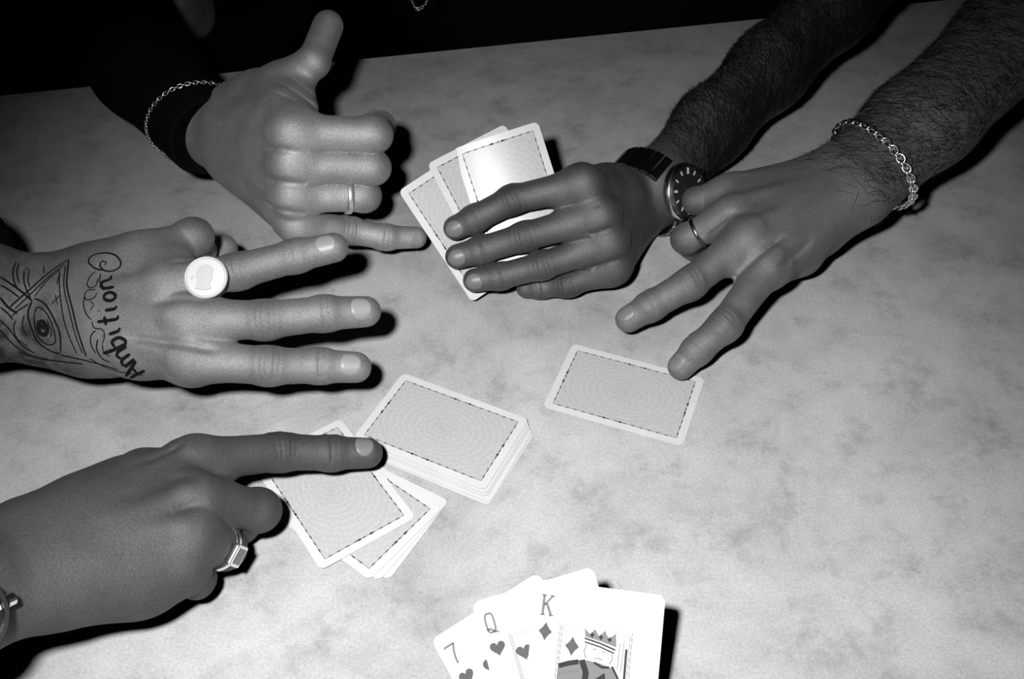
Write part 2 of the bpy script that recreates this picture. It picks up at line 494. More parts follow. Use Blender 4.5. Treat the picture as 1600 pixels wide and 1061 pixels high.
def nail_mesh(d, t, rd, rt, ax, n, parent, mat, at):
    L0 = np.linalg.norm(t - d)
    s = np.cross(ax, n)
    x0 = L0 + at[0] * rt / 8.0; x1 = L0 + at[1] * rt / 8.0
    nu, nw = 13, 13
    top, bot = [], []
    for j in range(nw):
        w = j / (nw - 1); x = x0 + (x1 - x0) * w
        r = rd + (rt - rd) * min(1, x / L0)
        over = max(0.0, x - L0)
        R = (r if over <= 0 else math.sqrt(max(1.0, rt * rt - (over * 0.86) ** 2))) + 0.28
        th = math.radians(50)
        th *= max(0.03, 1 - abs(2 * w - 1) ** 2.0) ** 0.55
        for i in range(nu):
            u = -1 + 2 * i / (nu - 1); a = th * u
            RR = R - 0.55 * abs(u) ** 5 - (0.55 * (1 - w / 0.2) ** 2 if w < 0.2 else 0)
            c = d + ax * x
            top.append(c + (n * math.cos(a) + s * math.sin(a)) * RR)
            bot.append(c + (n * math.cos(a) + s * math.sin(a)) * (RR - 1.3) - ax * (0.4 * w))
    N = nu * nw; f = []
    for j in range(nw - 1):
        for i in range(nu - 1):
            a, b, c, e = j * nu + i, j * nu + i + 1, (j + 1) * nu + i + 1, (j + 1) * nu + i
            f.append((a, b, c, e)); f.append((a + N, e + N, c + N, b + N))
    ring = [i for i in range(nu)] + [j * nu + nu - 1 for j in range(1, nw)] + [(nw - 1) * nu + i for i in range(nu - 2, -1, -1)] + [j * nu for j in range(nw - 2, 0, -1)]
    for k in range(len(ring)):
        a, b = ring[k], ring[(k + 1) % len(ring)]
        f.append((b, a, a + N, b + N))
    return mesh_obj('fingernail', top + bot, f, mat, parent, True)
def relax(v, q, rounds=2):
    e = np.concatenate([q[:, [0, 1]], q[:, [1, 2]], q[:, [2, 3]], q[:, [3, 0]]])
    n = len(v); deg = np.bincount(e.ravel(), minlength=n).astype(float)
    for lam in (0.5, -0.52) * rounds:
        acc = np.stack([np.bincount(e[:, 0], v[e[:, 1], k], n) + np.bincount(e[:, 1], v[e[:, 0], k], n) for k in range(3)], 1)
        v = v + lam * (acc / deg[:, None] - v)
    return v
def build_hand(B, person, skin, nail, voxel=0.9, name='hand_and_forearm'):
    v, q = B.mesh(voxel)
    v = relax(v, q)
    o = big_mesh(name, v, q, skin, person)
    o.data.set_sharp_from_angle(angle=math.radians(38))
    k = np.zeros(len(v))
    for (j, n, w, r, a) in B.knuckles:
        d = v - j; hh = d @ n
        near = np.einsum('ij,ij->i', d, d)
        k = np.maximum(k, a * np.exp(-near / ((r * 0.8 + w) ** 2) * 1.6) * np.clip(hh / r * 1.5, 0, 1))
    at = o.data.attributes.new('knuckle', 'FLOAT', 'POINT'); at.data.foreach_set('value', k.astype(np.float32))
    for nl in B.nails: nail_mesh(*nl, o, nail, B.nail_at)
    return o

# ------------------------------------------------------------------ the setting
def polygon_prism(name, pts, z0, z1, mat, bevel=0.0):
    n = len(pts)
    v = [(x, y, z0) for x, y in pts] + [(x, y, z1) for x, y in pts]
    f = [tuple(range(n))[::-1], tuple(range(n, 2 * n))] + [(i, (i + 1) % n, n + (i + 1) % n, n + i) for i in range(n)]
    o = mesh_obj(name, v, f, mat)
    if bevel:
        b = o.modifiers.new('edge', 'BEVEL'); b.width = bevel * MM; b.segments = 3
    return o
tag(mesh_obj('floor', [(-3000, -3000, -430), (3000, -3000, -430), (3000, 3000, -430), (-3000, 3000, -430)], [(0, 1, 2, 3)], 'floor_dark'), kind='structure')

e0, e1 = V((-448.2, 304.6, 0.0)), V((243.8, 446.5, 0.0))
ed = nrm(e1 - e0); en = V((ed[1], -ed[0], 0))
fa, fb = e0 - ed * 300, e1 + ed * 420
table = empty('stone_table', (0, 0, 0))
tag(table, 'pale mottled stone table top the hands and cards are on', 'table')
tp = polygon_prism('table_top', [tuple((fa)[:2]), tuple((fa + en * 1150)[:2]), tuple((fb + en * 1150)[:2]), tuple((fb)[:2])][::-1], -28, 0, 'table_stone', 2.0)
adopt(tp, table)
for (s, t) in ((90, 90), (90, 1060)):
    for base, sg in ((fa, 1), (fb, -1)):
        c = base + ed * sg * s + en * t
        mb = MB(); mb.box((c[0], c[1], -229), ed, en, (0, 0, 1), 28, 28, 201)
        mb.build('leg', 'black_leather', table)

# ------------------------------------------------------------------ the five hands
hand_thumb = dict(right=True, W=(-193.4, 121.4, 73.0), F=[(-236.5, 152.9, 70.0), (-269.0, 197.7, 78.0)],
    M=[(-137.2, 64.7, 117.0), (-139.0, 57.0, 98.0), (-140.9, 51.9, 78.0), (-141.6, 50.9, 56.0)],
    fingers=[[(-87.7, 77.2, 107.0), (-90.4, 116.5, 88.0), (-110.7, 113.3, 86.0)],
             [(-89.5, 68.6, 88.0), (-95.8, 98.7, 68.0), (-115.1, 96.5, 68.0)],
             [(-96.6, 65.4, 68.0), (-105.6, 91.2, 50.0), (-122.4, 86.3, 52.0)],
             [(-110.8, 66.9, 38.0), (-86.6, 66.8, 32.0), (-66.3, 73.0, 27.0)]],
    thumb=[(-189.9, 140.8, 92.0), (-155.7, 130.4, 112.0), (-131.2, 131.5, 128.0), (-123.5, 158.5, 140.0)], trad=(13.5, 12.2, 9.8, 9.6),
    scale=1.06, thumb_back=(-0.3, 0.8, 0.3), web=0, frad=[(11.0, 10.4, 9.2, 8.4), (10.8, 10.2, 9.2, 8.5), (10.3, 9.7, 8.8, 8.1), (9.5, 8.8, 7.9, 7.1)], flesh=(7.0, 7.0),
    lines=[((-149.5, 109.9, 124.0), (-122.6, 80.4, 126.0), (0.1, -0.75, 0.66), 1.2, 1.0), ((-145.2, 116.1, 126.0), (-123.2, 89.2, 128.0), (0.1, -0.75, 0.66), 1.1, 0.8), ((-151.6, 100.7, 122.0), (-129.6, 82.1, 124.0), (0.1, -0.75, 0.66), 1.2, 0.8),
           ((-136.6, 44.3, 118.0), (-154.3, 57.6, 110.0), (-0.5, -0.7, 0.5), 2.2, 1.6), ((-137.2, 35.2, 100.0), (-156.2, 50.4, 92.0), (-0.5, -0.7, 0.5), 2.2, 1.6), ((-140.6, 31.9, 80.0), (-162.8, 51.8, 72.0), (-0.5, -0.7, 0.5), 2.2, 1.6)], wrist=(27, 1.3), arm_r=(25, 34),
    extra=[((-153.1, 119.8, 112.0), (-137.0, 80.1, 116.0), 14, 12, 12), ((-140.8, 126.9, 116.0), (-132.7, 93.0, 114.0), 8, 8, 9), ((-173.7, 127.6, 100.0), (-153.8, 95.0, 108.0), 15, 13, 12)],
    folds=[((-135.1, 87.6, 128.0), (0.35, -0.75, -0.5), (0.1, -0.7, 0.7), 15, [(-7, 1.1, 0.9, 1.0), (-2, 1.0, 0.8, 0.5), (3, 1.2, 1.0, 0)]),
           ((-126.4, 111.5, 136.0), (-0.3, 0.5, 0.8), (0.3, -0.75, 0.6), 12, [(-1, 1.3, 1.2, 0)])])
hand_tattoo = dict(right=False, W=(-266.0, -48.5, 72.0), F=[(-306.6, -56.2, 86.0), (-348.3, -83.6, 120.0)],
    M=[(-175.0, -86.4, 70.0), (-177.4, -69.6, 84.0), (-191.8, -50.1, 92.0), (-211.7, -27.0, 94.0)],
    fingers=[[(-133.5, -87.4, 66.0), (-107.0, -81.6, 60.0), (-87.8, -78.8, 56.0)],
             [(-136.0, -67.5, 82.0), (-104.7, -60.2, 80.0), (-82.9, -54.4, 76.0)],
             [(-154.1, -40.4, 94.0), (-122.4, -31.8, 98.0), (-101.4, -26.9, 100.0)],
             [(-187.0, -7.1, 92.0), (-192.5, 9.0, 68.0), (-207.0, 11.2, 62.0)]],
    thumb=[(-240.7, -66.1, 58.0), (-216.8, -47.6, 42.0), (-197.9, 3.8, 42.0), (-185.1, 30.2, 52.0)], trad=(13, 11, 9.5, 8.4),
    scale=1.04, nails=(0, 1, 1, 1, 0), frad=[(11.0, 10.2, 9.2, 8.4), (11.3, 10.4, 9.4, 8.5), (10.6, 9.8, 8.9, 8.2), (10.6, 10.4, 8.4, 7.2)],
    extra=[((-211.4, -28.0, 90.0), (-196.4, -33.6, 90.0), 12, 12, 12), ((-242.8, -24.8, 80.0), (-201.1, -34.1, 88.0), 14, 12, 14)], nail_at=(-9.0, 2.2), knob=0.86,
    lines=[((-208.9, -82.6, 84.0), (-158.5, -92.4, 84.0), (-0.2, -0.5, 0.85), 2.4, 1.5), ((-194.1, -70.5, 100.0), (-161.2, -70.1, 102.0), (-0.2, -0.5, 0.85), 2.4, 1.1), ((-187.9, -45.6, 104.0), (-178.8, -42.3, 104.0), (-0.2, -0.5, 0.85), 1.6, 1.4)])
hand_point = dict(right=True, W=(-215.3, -222.3, 80.0), F=[(-229.4, -244.6, 94.0), (-243.4, -280.5, 120.0)],
    M=[(-162.2, -146.9, 58.0), (-154.2, -176.4, 64.0), (-153.0, -194.0, 61.0), (-157.3, -205.5, 52.0)],
    fingers=[[(-125.9, -124.9, 38.0), (-99.9, -119.4, 30.0), (-80.7, -115.3, 25.0)],
             [(-129.8, -163.1, 38.0), (-145.1, -159.7, 20.0), (-162.4, -159.1, 22.0)],
             [(-144.1, -184.0, 34.0), (-156.4, -171.7, 14.0), (-170.9, -170.4, 18.0)],
             [(-155.8, -198.9, 30.0), (-167.5, -189.0, 14.0), (-178.0, -187.1, 20.0)]],
    thumb=[(-209.8, -182.9, 64.0), (-192.6, -146.7, 46.0), (-172.8, -135.7, 30.0), (-160.7, -133.2, 24.0)],
    scale=1.02, nails=(0, 1, 0, 0, 0), wrist=(25.5, 1.35), arm_r=(25, 30), nail_at=(-8.0, 2.2), knob=0.86,
    lines=[((-183.1, -162.8, 66.0), (-164.5, -145.3, 68.0), (0, -0.4, 0.9), 2.0, 1.6), ((-159.9, -193.9, 78.0), (-145.2, -184.1, 76.0), (0, -0.4, 0.9), 2.6, 1.2), ((-167.5, -173.6, 76.0), (-149.5, -169.3, 74.0), (0, -0.4, 0.9), 3.0, 1.2)],
    extra=[((-199.8, -217.0, 62.0), (-174.9, -215.9, 52.0), 13, 13, 14), ((-211.2, -199.3, 72.0), (-190.2, -168.5, 60.0), 14, 13, 14)])
hand_cards = dict(right=False, W=(85.0, 116.8, 22.0), F=[(105.0, 125.3, 30.0), (151.2, 187.4, 42.0), (202.6, 244.1, 58.0), (261.5, 304.1, 82.0), (324.0, 367.2, 108.0)],
    M=[(46.3, 62.2, 80.0), (57.2, 49.4, 64.0), (63.7, 42.2, 47.0), (68.1, 38.8, 29.0)],
    fingers=[[(0.0, 58.5, 70.0), (-24.3, 52.5, 59.0), (-36.9, 49.4, 54.0)],
             [(8.3, 42.6, 52.0), (-20.2, 40.4, 42.5), (-35.7, 37.5, 39.5)],
             [(19.7, 32.5, 36.0), (-8.0, 30.9, 28.0), (-24.5, 29.3, 26.0)],
             [(37.7, 34.5, 18.0), (19.5, 38.7, 12.0), (9.6, 39.6, 10.0)]],
    thumb=[(72.8, 94.1, 50.0), (55.9, 102.6, 46.0), (30.3, 99.8, 48.0), (5.3, 91.4, 52.0)],
    scale=0.98, web=0.7, knob=0.86, frad=[(10.6, 9.6, 9.0, 8.3), (10.8, 9.7, 9.1, 8.4), (10.3, 9.4, 8.7, 8.1), (9.4, 8.7, 7.8, 7.0)], nails=(0, 1, 1, 1, 0), wrist=(24, 1.25), arm_r=(25, 36), nail_at=(-5.5, 6.5),
    lines=[((33.5, 18.9, 68.0), (69.3, 31.2, 72.0), (0.3, -0.6, 0.7), 1.8, 1.3), ((49.9, 19.5, 46.0), (76.4, 29.2, 48.0), (0.3, -0.6, 0.7), 1.8, 1.3), ((31.8, 33.1, 86.0), (60.2, 34.3, 90.0), (0.3, -0.6, 0.7), 1.8, 1.0)])
hand_two = dict(right=True, W=(227.9, 87.8, 60.0), F=[(287.4, 138.6, 78.0), (365.2, 207.1, 105.0), (441.3, 280.3, 130.0)],
    M=[(163.0, 17.8, 48.0), (151.7, 36.3, 56.0), (144.9, 61.2, 56.0), (149.4, 95.6, 50.0)],
    fingers=[[(131.2, -23.8, 36.0), (115.1, -31.0, 22.0), (105.4, -36.2, 12.0)],
             [(112.8, 8.0, 42.0), (88.4, 0.1, 30.0), (74.5, -3.9, 22.0)],
             [(117.6, 60.4, 36.0), (128.5, 79.1, 14.0), (145.3, 86.2, 14.0)],
             [(127.4, 94.6, 42.0), (139.7, 122.1, 18.0), (155.6, 126.3, 16.0)]],
    thumb=[(217.6, 75.5, 45.0), (193.5, 47.1, 32.0), (178.5, 46.6, 20.0), (166.6, 51.6, 14.0)],
    scale=1.0, nails=(0, 1, 1, 0, 0), nail_at=(-7.0, 5.5), knob=0.86,
    lines=[((130.7, -4.2, 56.0), (172.2, 26.6, 68.0), (0, -0.35, 0.94), 2.4, 1.8), ((166.5, 10.4, 48.0), (191.0, 31.1, 56.0), (0, -0.35, 0.94), 2.2, 1.7), ((122.6, 44.5, 60.0), (145.2, 51.5, 66.0), (0, -0.35, 0.94), 2.0, 1.2)], wrist=(33, 1.42), arm_r=(35, 43))

def person(label, loc):
    return tag(empty('person', loc), label, 'person')
person_a = person('person in black reaching in from the far left, thumb up and little finger out', (-190, 330, -430))
hb_a = make_hand(**hand_thumb)
body_a = build_hand(hb_a, person_a, 'skin_thumb_hand', 'nail_light', 0.8)
person_c = person('tattooed left hand with three fingers stretched out and a coin ring', (-420, -60, -430))
hb_c = make_hand(**hand_tattoo)
body_c = build_hand(hb_c, person_c, 'skin_tattoo_hand', 'nail_light')
person_d = person('right hand pointing its index finger across the loose card pile', (-380, -260, -430))
hb_d = make_hand(**hand_point)
body_d = build_hand(hb_d, person_d, 'skin_pointing_hand', 'nail_dark')
person_b = person('left hand wearing a watch and holding three fanned cards face down', (120, 420, -430))
hb_b = make_hand(**hand_cards)
body_b = build_hand(hb_b, person_b, 'skin_card_hand', 'nail_dark', 0.85)
person_e = person('hairy right arm with a chain bracelet, two fingers touching the single card', (420, 220, -430))
hb_e = make_hand(**hand_two)
body_e = build_hand(hb_e, person_e, 'skin_two_finger_hand', 'nail_dark')

# ------------------------------------------------------------------ playing cards (59 x 88 mm)
CW, CL, CT = 59.0, 88.0, 0.32
def card_columns(nx=26, r=3.6):
    xs = sorted(set([round(-CW / 2 + r * (1 - math.cos(math.pi / 2 * k / 6)), 3) for k in range(7)] +
                    [round(CW / 2 - r * (1 - math.cos(math.pi / 2 * k / 6)), 3) for k in range(7)] +
                    [round(-CW / 2 + r + (CW - 2 * r) * k / nx, 3) for k in range(nx + 1)]))
    ys = []
    for x in xs:
        e = max(0.0, abs(x) - (CW / 2 - r))
        ys.append(CL / 2 - r + math.sqrt(max(0.0, r * r - e * e)))
    return xs, ys
def bend_z(bend, x, y=0.0): return bend[0] * ((x - bend[1]) ** 2) + bend[2] * y * y
def slab(bend=(0, 0, 0)):
    xs, ys = card_columns(); n = len(xs); rows = 9
    v, f = [], []
    for lay in (0, 1):
        for x, y in zip(xs, ys):
            for k in range(rows):
                yy = -y + 2 * y * k / (rows - 1); v.append((x, yy, bend_z(bend, x, yy) + (CT / 2 if lay else -CT / 2)))
    N = n * rows
    for i in range(n - 1):
        for k in range(rows - 1):
            a = i * rows + k; b = (i + 1) * rows + k
            f.append((a, a + 1, b + 1, b)); f.append((a + N, b + N, b + 1 + N, a + 1 + N))
    for i in range(n - 1):
        for k in (0, rows - 1):
            a = i * rows + k; b = (i + 1) * rows + k
            f.append((a, b, b + N, a + N) if k == 0 else (b, a, a + N, b + N))
    for i in (0, n - 1):
        for k in range(rows - 1):
            a = i * rows + k
            f.append((a + 1, a, a + N, a + 1 + N) if i == 0 else (a, a + 1, a + 1 + N, a + N))
    return v, f
def sheet(x0, x1, y0, y1, z, bend, nx=14, ny=8):
    v = [(x0 + (x1 - x0) * i / nx, y0 + (y1 - y0) * j / ny, 0) for i in range(nx + 1) for j in range(ny + 1)]
    v = [(x, y, bend_z(bend, x, y) + z) for x, y, _ in v]
    f = [(i * (ny + 1) + j, (i + 1) * (ny + 1) + j, (i + 1) * (ny + 1) + j + 1, i * (ny + 1) + j + 1) for i in range(nx) for j in range(ny)]
    return v, f
def strip(mb, pts, w, z, bend=(0, 0, 0), closed=False):
    """flat printed line of width w through pts"""
    pts = [V(p) for p in pts]; n = len(pts); v = []
    for i in range(n):
        a = pts[i - 1] if (i or closed) else pts[i]; b = pts[(i + 1) % n] if (i < n - 1 or closed) else pts[i]
        t = nrm(b - a); s = V((-t[1], t[0])) * w / 2
        for q in (pts[i] + s, pts[i] - s): v.append((q[0], q[1], bend_z(bend, q[0], q[1]) + z))
    f = []
    for i in range(n if closed else n - 1):
        j = (i + 1) % n; f.append((2 * i, 2 * i + 1, 2 * j + 1, 2 * j))
    mb.add(v, f)
def shape(mb, pts, z, bend=(0, 0, 0)):
    mb.add([(p[0], p[1], bend_z(bend, p[0], p[1]) + z) for p in pts], [tuple(range(len(pts)))])
IX, IY = CW / 2 - 5.0, CL / 2 - 5.0
def back_parts(parent, bend):
    z = CT / 2 + 0.05
    out = [mesh_obj('back_print', *sheet(-IX, IX, -IY, IY, z, bend), 'card_back_print', parent, True)]
    ln = MB(); ds = MB()
    def edge(a, b, marks):
        a, b = V(a), V(b); L = np.linalg.norm(b - a); d = (b - a) / L; k = int(L / 4)
        strip(ln, [a + (b - a) * t / k for t in range(k + 1)], 0.34, z + 0.03, bend)
        for m in marks:
            strip(ds, [a + d * (L * m - 1.0), a + d * (L * m), a + d * (L * m + 1.0)], 1.1, z + 0.06, bend)
        for q in range(int(L / 5.2)):
            p = a + d * (3 + q * 5.2)
            if np.linalg.norm(p - a) < L - 3: strip(ds, [p, p + d * 2.1], 0.62, z + 0.05, bend)
    for sx, sy in ((-1, -1), (1, 1)):
        edge((sx * IX, -sy * IY), (sx * IX, sy * IY), (0.42, 0.55))
        edge((-sx * IX, sy * IY), (sx * IX, sy * IY), (0.42, 0.57))
    out.append(ln.build('border_line', 'print_mid', parent)); out.append(ds.build('border_dashes', 'print_dark', parent))
    rs = MB()
    for r0, w in ((1.1, 0.5), (2.5, 0.45), (4.3, 0.4)):
        strip(rs, [(r0 * math.cos(q) * 0.9, r0 * math.sin(q) * 1.15) for q in [2 * math.pi * k / 28 for k in range(28)]], w, z + 0.05, bend, True)
    for k in range(8):
        q = math.pi * k / 4
        c = V((7.0 * math.cos(q), 9.0 * math.sin(q)))
        strip(rs, [c + V((math.cos(a), math.sin(a))) * 2.2 for a in [2 * math.pi * j / 14 for j in range(14)]], 0.3, z + 0.05, bend, True)
    out.append(rs.build('rosette', 'print_light', parent))
    return out
def new_card(bend=(0, 0, 0)):
    o = mesh_obj('playing_card', *slab(bend), 'card_paper', None, True)
    o.data.set_sharp_from_angle(angle=math.radians(40))
    back_parts(o, bend)
    return o
def copy_tree(o, parent=None):
    c = o.copy(); col.objects.link(c); c.parent = parent
    for ch in o.children: copy_tree(ch, c)
    return c
def put_flat(o, x, y, z, th):
    o.matrix_world = Matrix.Translation(Vector((x, y, z)) * MM) @ Matrix.Rotation(th, 4, 'Z')
def put_frame(o, c, x, y):
    x, y = nrm(x), nrm(y); zz = nrm(np.cross(x, y)); y = np.cross(zz, x)
    m = Matrix(((x[0], y[0], zz[0], c[0] * MM), (x[1], y[1], zz[1], c[1] * MM), (x[2], y[2], zz[2], c[2] * MM), (0, 0, 0, 1)))
    o.matrix_world = m
base_card = new_card()
H2 = math.pi / 2
put_flat(base_card, 70.4, -47.5, 0.35, -0.362 - H2)
tag(base_card, 'single face-down card lying alone under the two fingertips', 'playing card')
def loose(x, y, z, th, label, group):
    c = copy_tree(base_card); put_flat(c, x, y, z, th); tag(c, label, 'playing card', group); return c
# squared-up draw pile, bottom card first
PILE = [(3.0, -8.0, -0.012, 'lowest'), (2.6, -7.0, 0.008, 'second lowest'), (1.2, -3.4, -0.006, 'middle'), (0.7, -2.2, 0.004, 'next to top')]
for k, (dx, dy, dt, which) in enumerate(PILE):
    loose(-42.1 + dx, -79.4 + dy, 0.3 + 0.8 * k, -0.451 - H2 + dt, which + ' face-down card of the squared draw pile', 'cards in the draw pile')
loose(-42.1, -79.4, 0.3 + 0.8 * 4, -0.451 - H2, 'face-down card on top of the squared draw pile, right of the pointing fingertip', 'cards in the draw pile')
# loose discard pile under the pointing finger
loose(-88.5, -133.5, 0.3, 1.05, 'lowest face-down card of the loose pile under the pointing finger', 'cards in the loose pile')
loose(-90.2, -133.0, 0.8, 0.985, 'second lowest face-down card of the loose pile under the pointing finger', 'cards in the loose pile')
loose(-91.6, -131.4, 1.3, 0.905, 'face-down card sticking out just below the top card of the loose pile', 'cards in the loose pile')
loose(-102.6, -123.2, 1.9, 0.612, 'face-down card on top of the loose pile beneath the pointing finger', 'cards in the loose pile')
# the fan held face down by the hand with the watch; cards bow a little in the grip
FN = nrm(np.cross((0.8643, 0.445, 0.2343), (-0.4566, 0.4991, 0.7365)))
FANS = [((-26.6, 61.3, 48.8), (0.8138, 0.4931, 0.3074), (-0.5415, 0.4516, 0.7091), (0, 0, 0.0), -0.6, 'face-down card at the left of the fan between fingers and thumb'),
        ((-10.3, 72.5, 56.5), (0.8643, 0.445, 0.2343), (-0.4566, 0.4991, 0.7365), (0, 0, 0.0), 0.1, 'face-down card in the middle of the fan between fingers and thumb'),
        ((2.2, 70.2, 61.8), (0.9505, 0.1744, 0.2571), (-0.3095, 0.6032, 0.7351), (-0.0024, -11, 0.0), 1.4, 'face-down card at the right of the held fan with a bright sheen')]
for c, x, y, bend, lift, label in FANS:
    o = new_card(bend); put_frame(o, V(c) + FN * lift, x, y)
    tag(o, label, 'playing card', 'cards fanned in the hand')

# face-up cards at the near edge
def heart(c, s, rot=0):
    pts = []
    for k in range(28):
        t = 2 * math.pi * k / 28
        x = 16 * math.sin(t) ** 3; y = 13 * math.cos(t) - 5 * math.cos(2 * t) - 2 * math.cos(3 * t) - math.cos(4 * t)
        pts.append((c[0] + x * s / 32, c[1] + y * s / 32))
    return pts[::-1]
def diamond(c, w, h): return [(c[0], c[1] - h / 2), (c[0] + w * 0.22, c[1] - h * 0.22), (c[0] + w / 2, c[1]), (c[0] + w * 0.22, c[1] + h * 0.22), (c[0], c[1] + h / 2), (c[0] - w * 0.22, c[1] + h * 0.22), (c[0] - w / 2, c[1]), (c[0] - w * 0.22, c[1] - h * 0.22)]
def glyph(ch, cx, cy):
    mb = MB(); z = CT / 2 + 0.06; w = 1.0
    S = lambda pts, ww=w: strip(mb, [(cx + p[0], cy + p[1]) for p in pts], ww, z)
    if ch == '7':
        S([(-2.4, 3.6), (-2.4, 4.4), (2.4, 4.4)]); S([(2.4, 4.6), (0.9, 1.4), (0.1, -1.6), (-0.1, -4.5)])
    elif ch == 'Q':
        o = [(2.0 * math.copysign(abs(math.cos(a)) ** 0.55, math.cos(a)), 4.3 * math.copysign(abs(math.sin(a)) ** 0.7, math.sin(a))) for a in [2 * math.pi * k / 28 for k in range(28)]]
        strip(mb, [(cx + p[0], cy + p[1]) for p in o], w, z, closed=True)
        S([(-2.4, -2.8), (-0.6, -2.6), (1.2, -4.2), (3.0, -4.6)])
    else:
        S([(-1.7, -4.4), (-1.7, 4.4)], 1.3); S([(2.2, 4.3), (-1.4, -0.2)]); S([(-0.3, 0.8), (2.2, -4.3)], 1.3)
        for x in (-1.7, 2.2):
            S([(x - 1.2, 4.4), (x + 1.2, 4.4)], 0.7); S([(x - 1.2, -4.4), (x + 1.2, -4.4)], 0.7)
    return mb
def face_card(rank, suit, c, x, y, lift, label):
    o = mesh_obj('playing_card', *slab(), 'card_paper'); z = CT / 2 + 0.05
    put_frame(o, c, x, y); tag(o, label, 'playing card', 'face-up cards at the near edge')
    cx, cy = -CW / 2 + 6.0, CL / 2 - 11.0
    glyph(rank, cx, cy).build('rank_letter', 'print_mid' if rank == '7' else 'print_mid', o)
    def pip(px, py, s):
        mb = MB()
        shape(mb, heart((px, py), s) if suit == 'heart' else diamond((px, py), s * 0.86, s * 1.12), z)
        mb.build('pip', 'print_red', o)
    pip(cx + 0.4, cy - 11.6, 7.4)
    if rank == '7':
        for px, py in ((-9.8, 20), (9.8, 20), (-9.5, 2), (9.5, 2), (-9.5, -26), (9.5, -26), (0, 14)): pip(px, py, 9)
    else:
        fx, fy = 16.4, 25.5
        fr = MB()
        for q in (0, 0.9): strip(fr, [(-fx + q, -fy + q), (fx - q, -fy + q), (fx - q, fy - q), (-fx + q, fy - q)], 0.34, z, closed=True)
        fr.build('picture_frame', 'print_dark', o)
        pip(-fx + (6.2 if rank == 'K' else 4.7), fy - 9.0, 7.6)
        a = MB(); b = MB(); d = MB()
        if rank == 'K':       # crowned figure with a blade beside it
            crown = [(-4.6, 21.4), (-5.4, 25.0), (-2.6, 23.0), (-0.6, 25.2), (1.6, 22.6), (4.0, 25.2), (6.0, 22.0), (9.0, 24.6), (9.8, 18.6), (2.6, 20.2)]
            shape(b, crown[::-1], z)
            for k in range(3): shape(a, diamond((-1.6 + 4 * k, 22.6 - 0.5 * k), 2.2, 2.8), z + 0.03)
            strip(a, [(-5.0, 20.8), (2.4, 19.4), (9.4, 17.4)], 0.8, z + 0.03); strip(a, [(-4.8, 19.2), (2.4, 17.9), (9.0, 15.9)], 0.7, z + 0.03)
            strip(d, [(-3.6, 18.4), (-4.6, 15.0), (-3.4, 12.0)], 0.5, z); strip(d, [(8.0, 15.6), (8.4, 13.0), (7.2, 11.0)], 0.5, z)
            strip(a, [(-0.6, 16.4), (0.8, 16.6)], 0.4, z); strip(a, [(3.6, 15.9), (5.0, 15.8)], 0.4, z); strip(d, [(2.4, 16.0), (2.0, 14.0), (2.8, 13.7)], 0.3, z); strip(d, [(0.4, 12.6), (2.2, 12.9), (4.2, 12.4)], 0.5, z)
            strip(a, [(14.3, 18.5), (14.5, 3.0)], 1.1, z); strip(d, [(11.2, 20.4), (11.0, 9.0)], 0.4, z); strip(d, [(13.0, 22.0), (12.6, 8.0)], 0.4, z)
            shape(b, [(-15.6, 8.4), (-7.2, 11.0), (-3.0, 11.4), (3.0, 10.8), (8.4, 9.6), (12.6, 4.0), (14.0, -6), (-15.8, -6)][::-1], z)
            strip(a, [(-15.4, 7.2), (-11.0, 9.0), (-6.6, 10.2)], 2.2, z + 0.03); strip(d, [(-15.4, 3.6), (-10.4, 5.4), (-6.2, 6.2)], 1.2, z + 0.03)
            strip(a, [(-5.2, 11.2), (-2.8, 6.0), (-3.4, -5)], 2.8, z + 0.03); strip(a, [(0.4, 10.8), (4.2, 9.2), (7.4, 9.6)], 1.1, z + 0.03)
            for k in range(5): shape(a, diamond((-13.5 + 2.0 * k, 0.2 + 0.3 * k), 1.8, 3.4), z + 0.03)
            shape(a, [(0.0, 2.5), (5.6, 7.0), (6.6, 2.2)], z + 0.03); shape(a, [(5.4, -3.0), (10.0, 4.0), (12.0, -3.0)], z + 0.03); shape(d, [(-1.4, -4.5), (2.6, 1.0), (4.2, -4.5)], z + 0.03)
            strip(a, [(8.6, 10.2), (12.2, 4.6), (13.6, 0.0)], 1.0, z + 0.05)
        else:
            shape(b, [(-15.6, 2.0), (-11.5, 8.5), (-7.0, 4.0), (-8.0, -7), (-15.6, -7)], z)
            strip(a, [(-15.2, 3.5), (-11.4, 8.0), (-7.6, 4.0)], 1.2, z + 0.03)
            shape(a, diamond((-11.6, 0.0), 4.0, 8.0), z + 0.03)
            strip(d, [(-5, 20), (-6, 14), (-3, 9)], 0.5, z); strip(a, [(-4, 21), (8, 21)], 0.8, z)
        for mb, nm, mt in ((b, 'picture_robe', 'print_robe'), (a, 'picture_lines', 'print_dark'), (d, 'picture_outline', 'print_mid')):
            if mb.v: mb.build(nm, mt, o)
    return o
KN = nrm(np.cross((0.9493, 0.1576, 0.2721), (-0.2777, 0.826, 0.4906)))
face_card('7', 'heart', V((9.7, -256.9, 29.0)) - KN * 0.9, (0.8441, 0.3674, 0.3905), (-0.5155, 0.7564, 0.4027), 0, 'seven of hearts, leftmost of the three face-up cards at the bottom')
face_card('Q', 'heart', V((21.4, -253.6, 33.2)), (0.9493, 0.1576, 0.2721), (-0.2777, 0.826, 0.4906), 0, 'queen of hearts, middle of the three face-up cards at the bottom')
face_card('K', 'diamond', V((35.5, -256.7, 33.7)) + KN * 0.9, (0.9818, -0.1815, 0.0561), (0.1199, 0.821, 0.5582), 0, 'king of diamonds in front of the other two face-up cards')

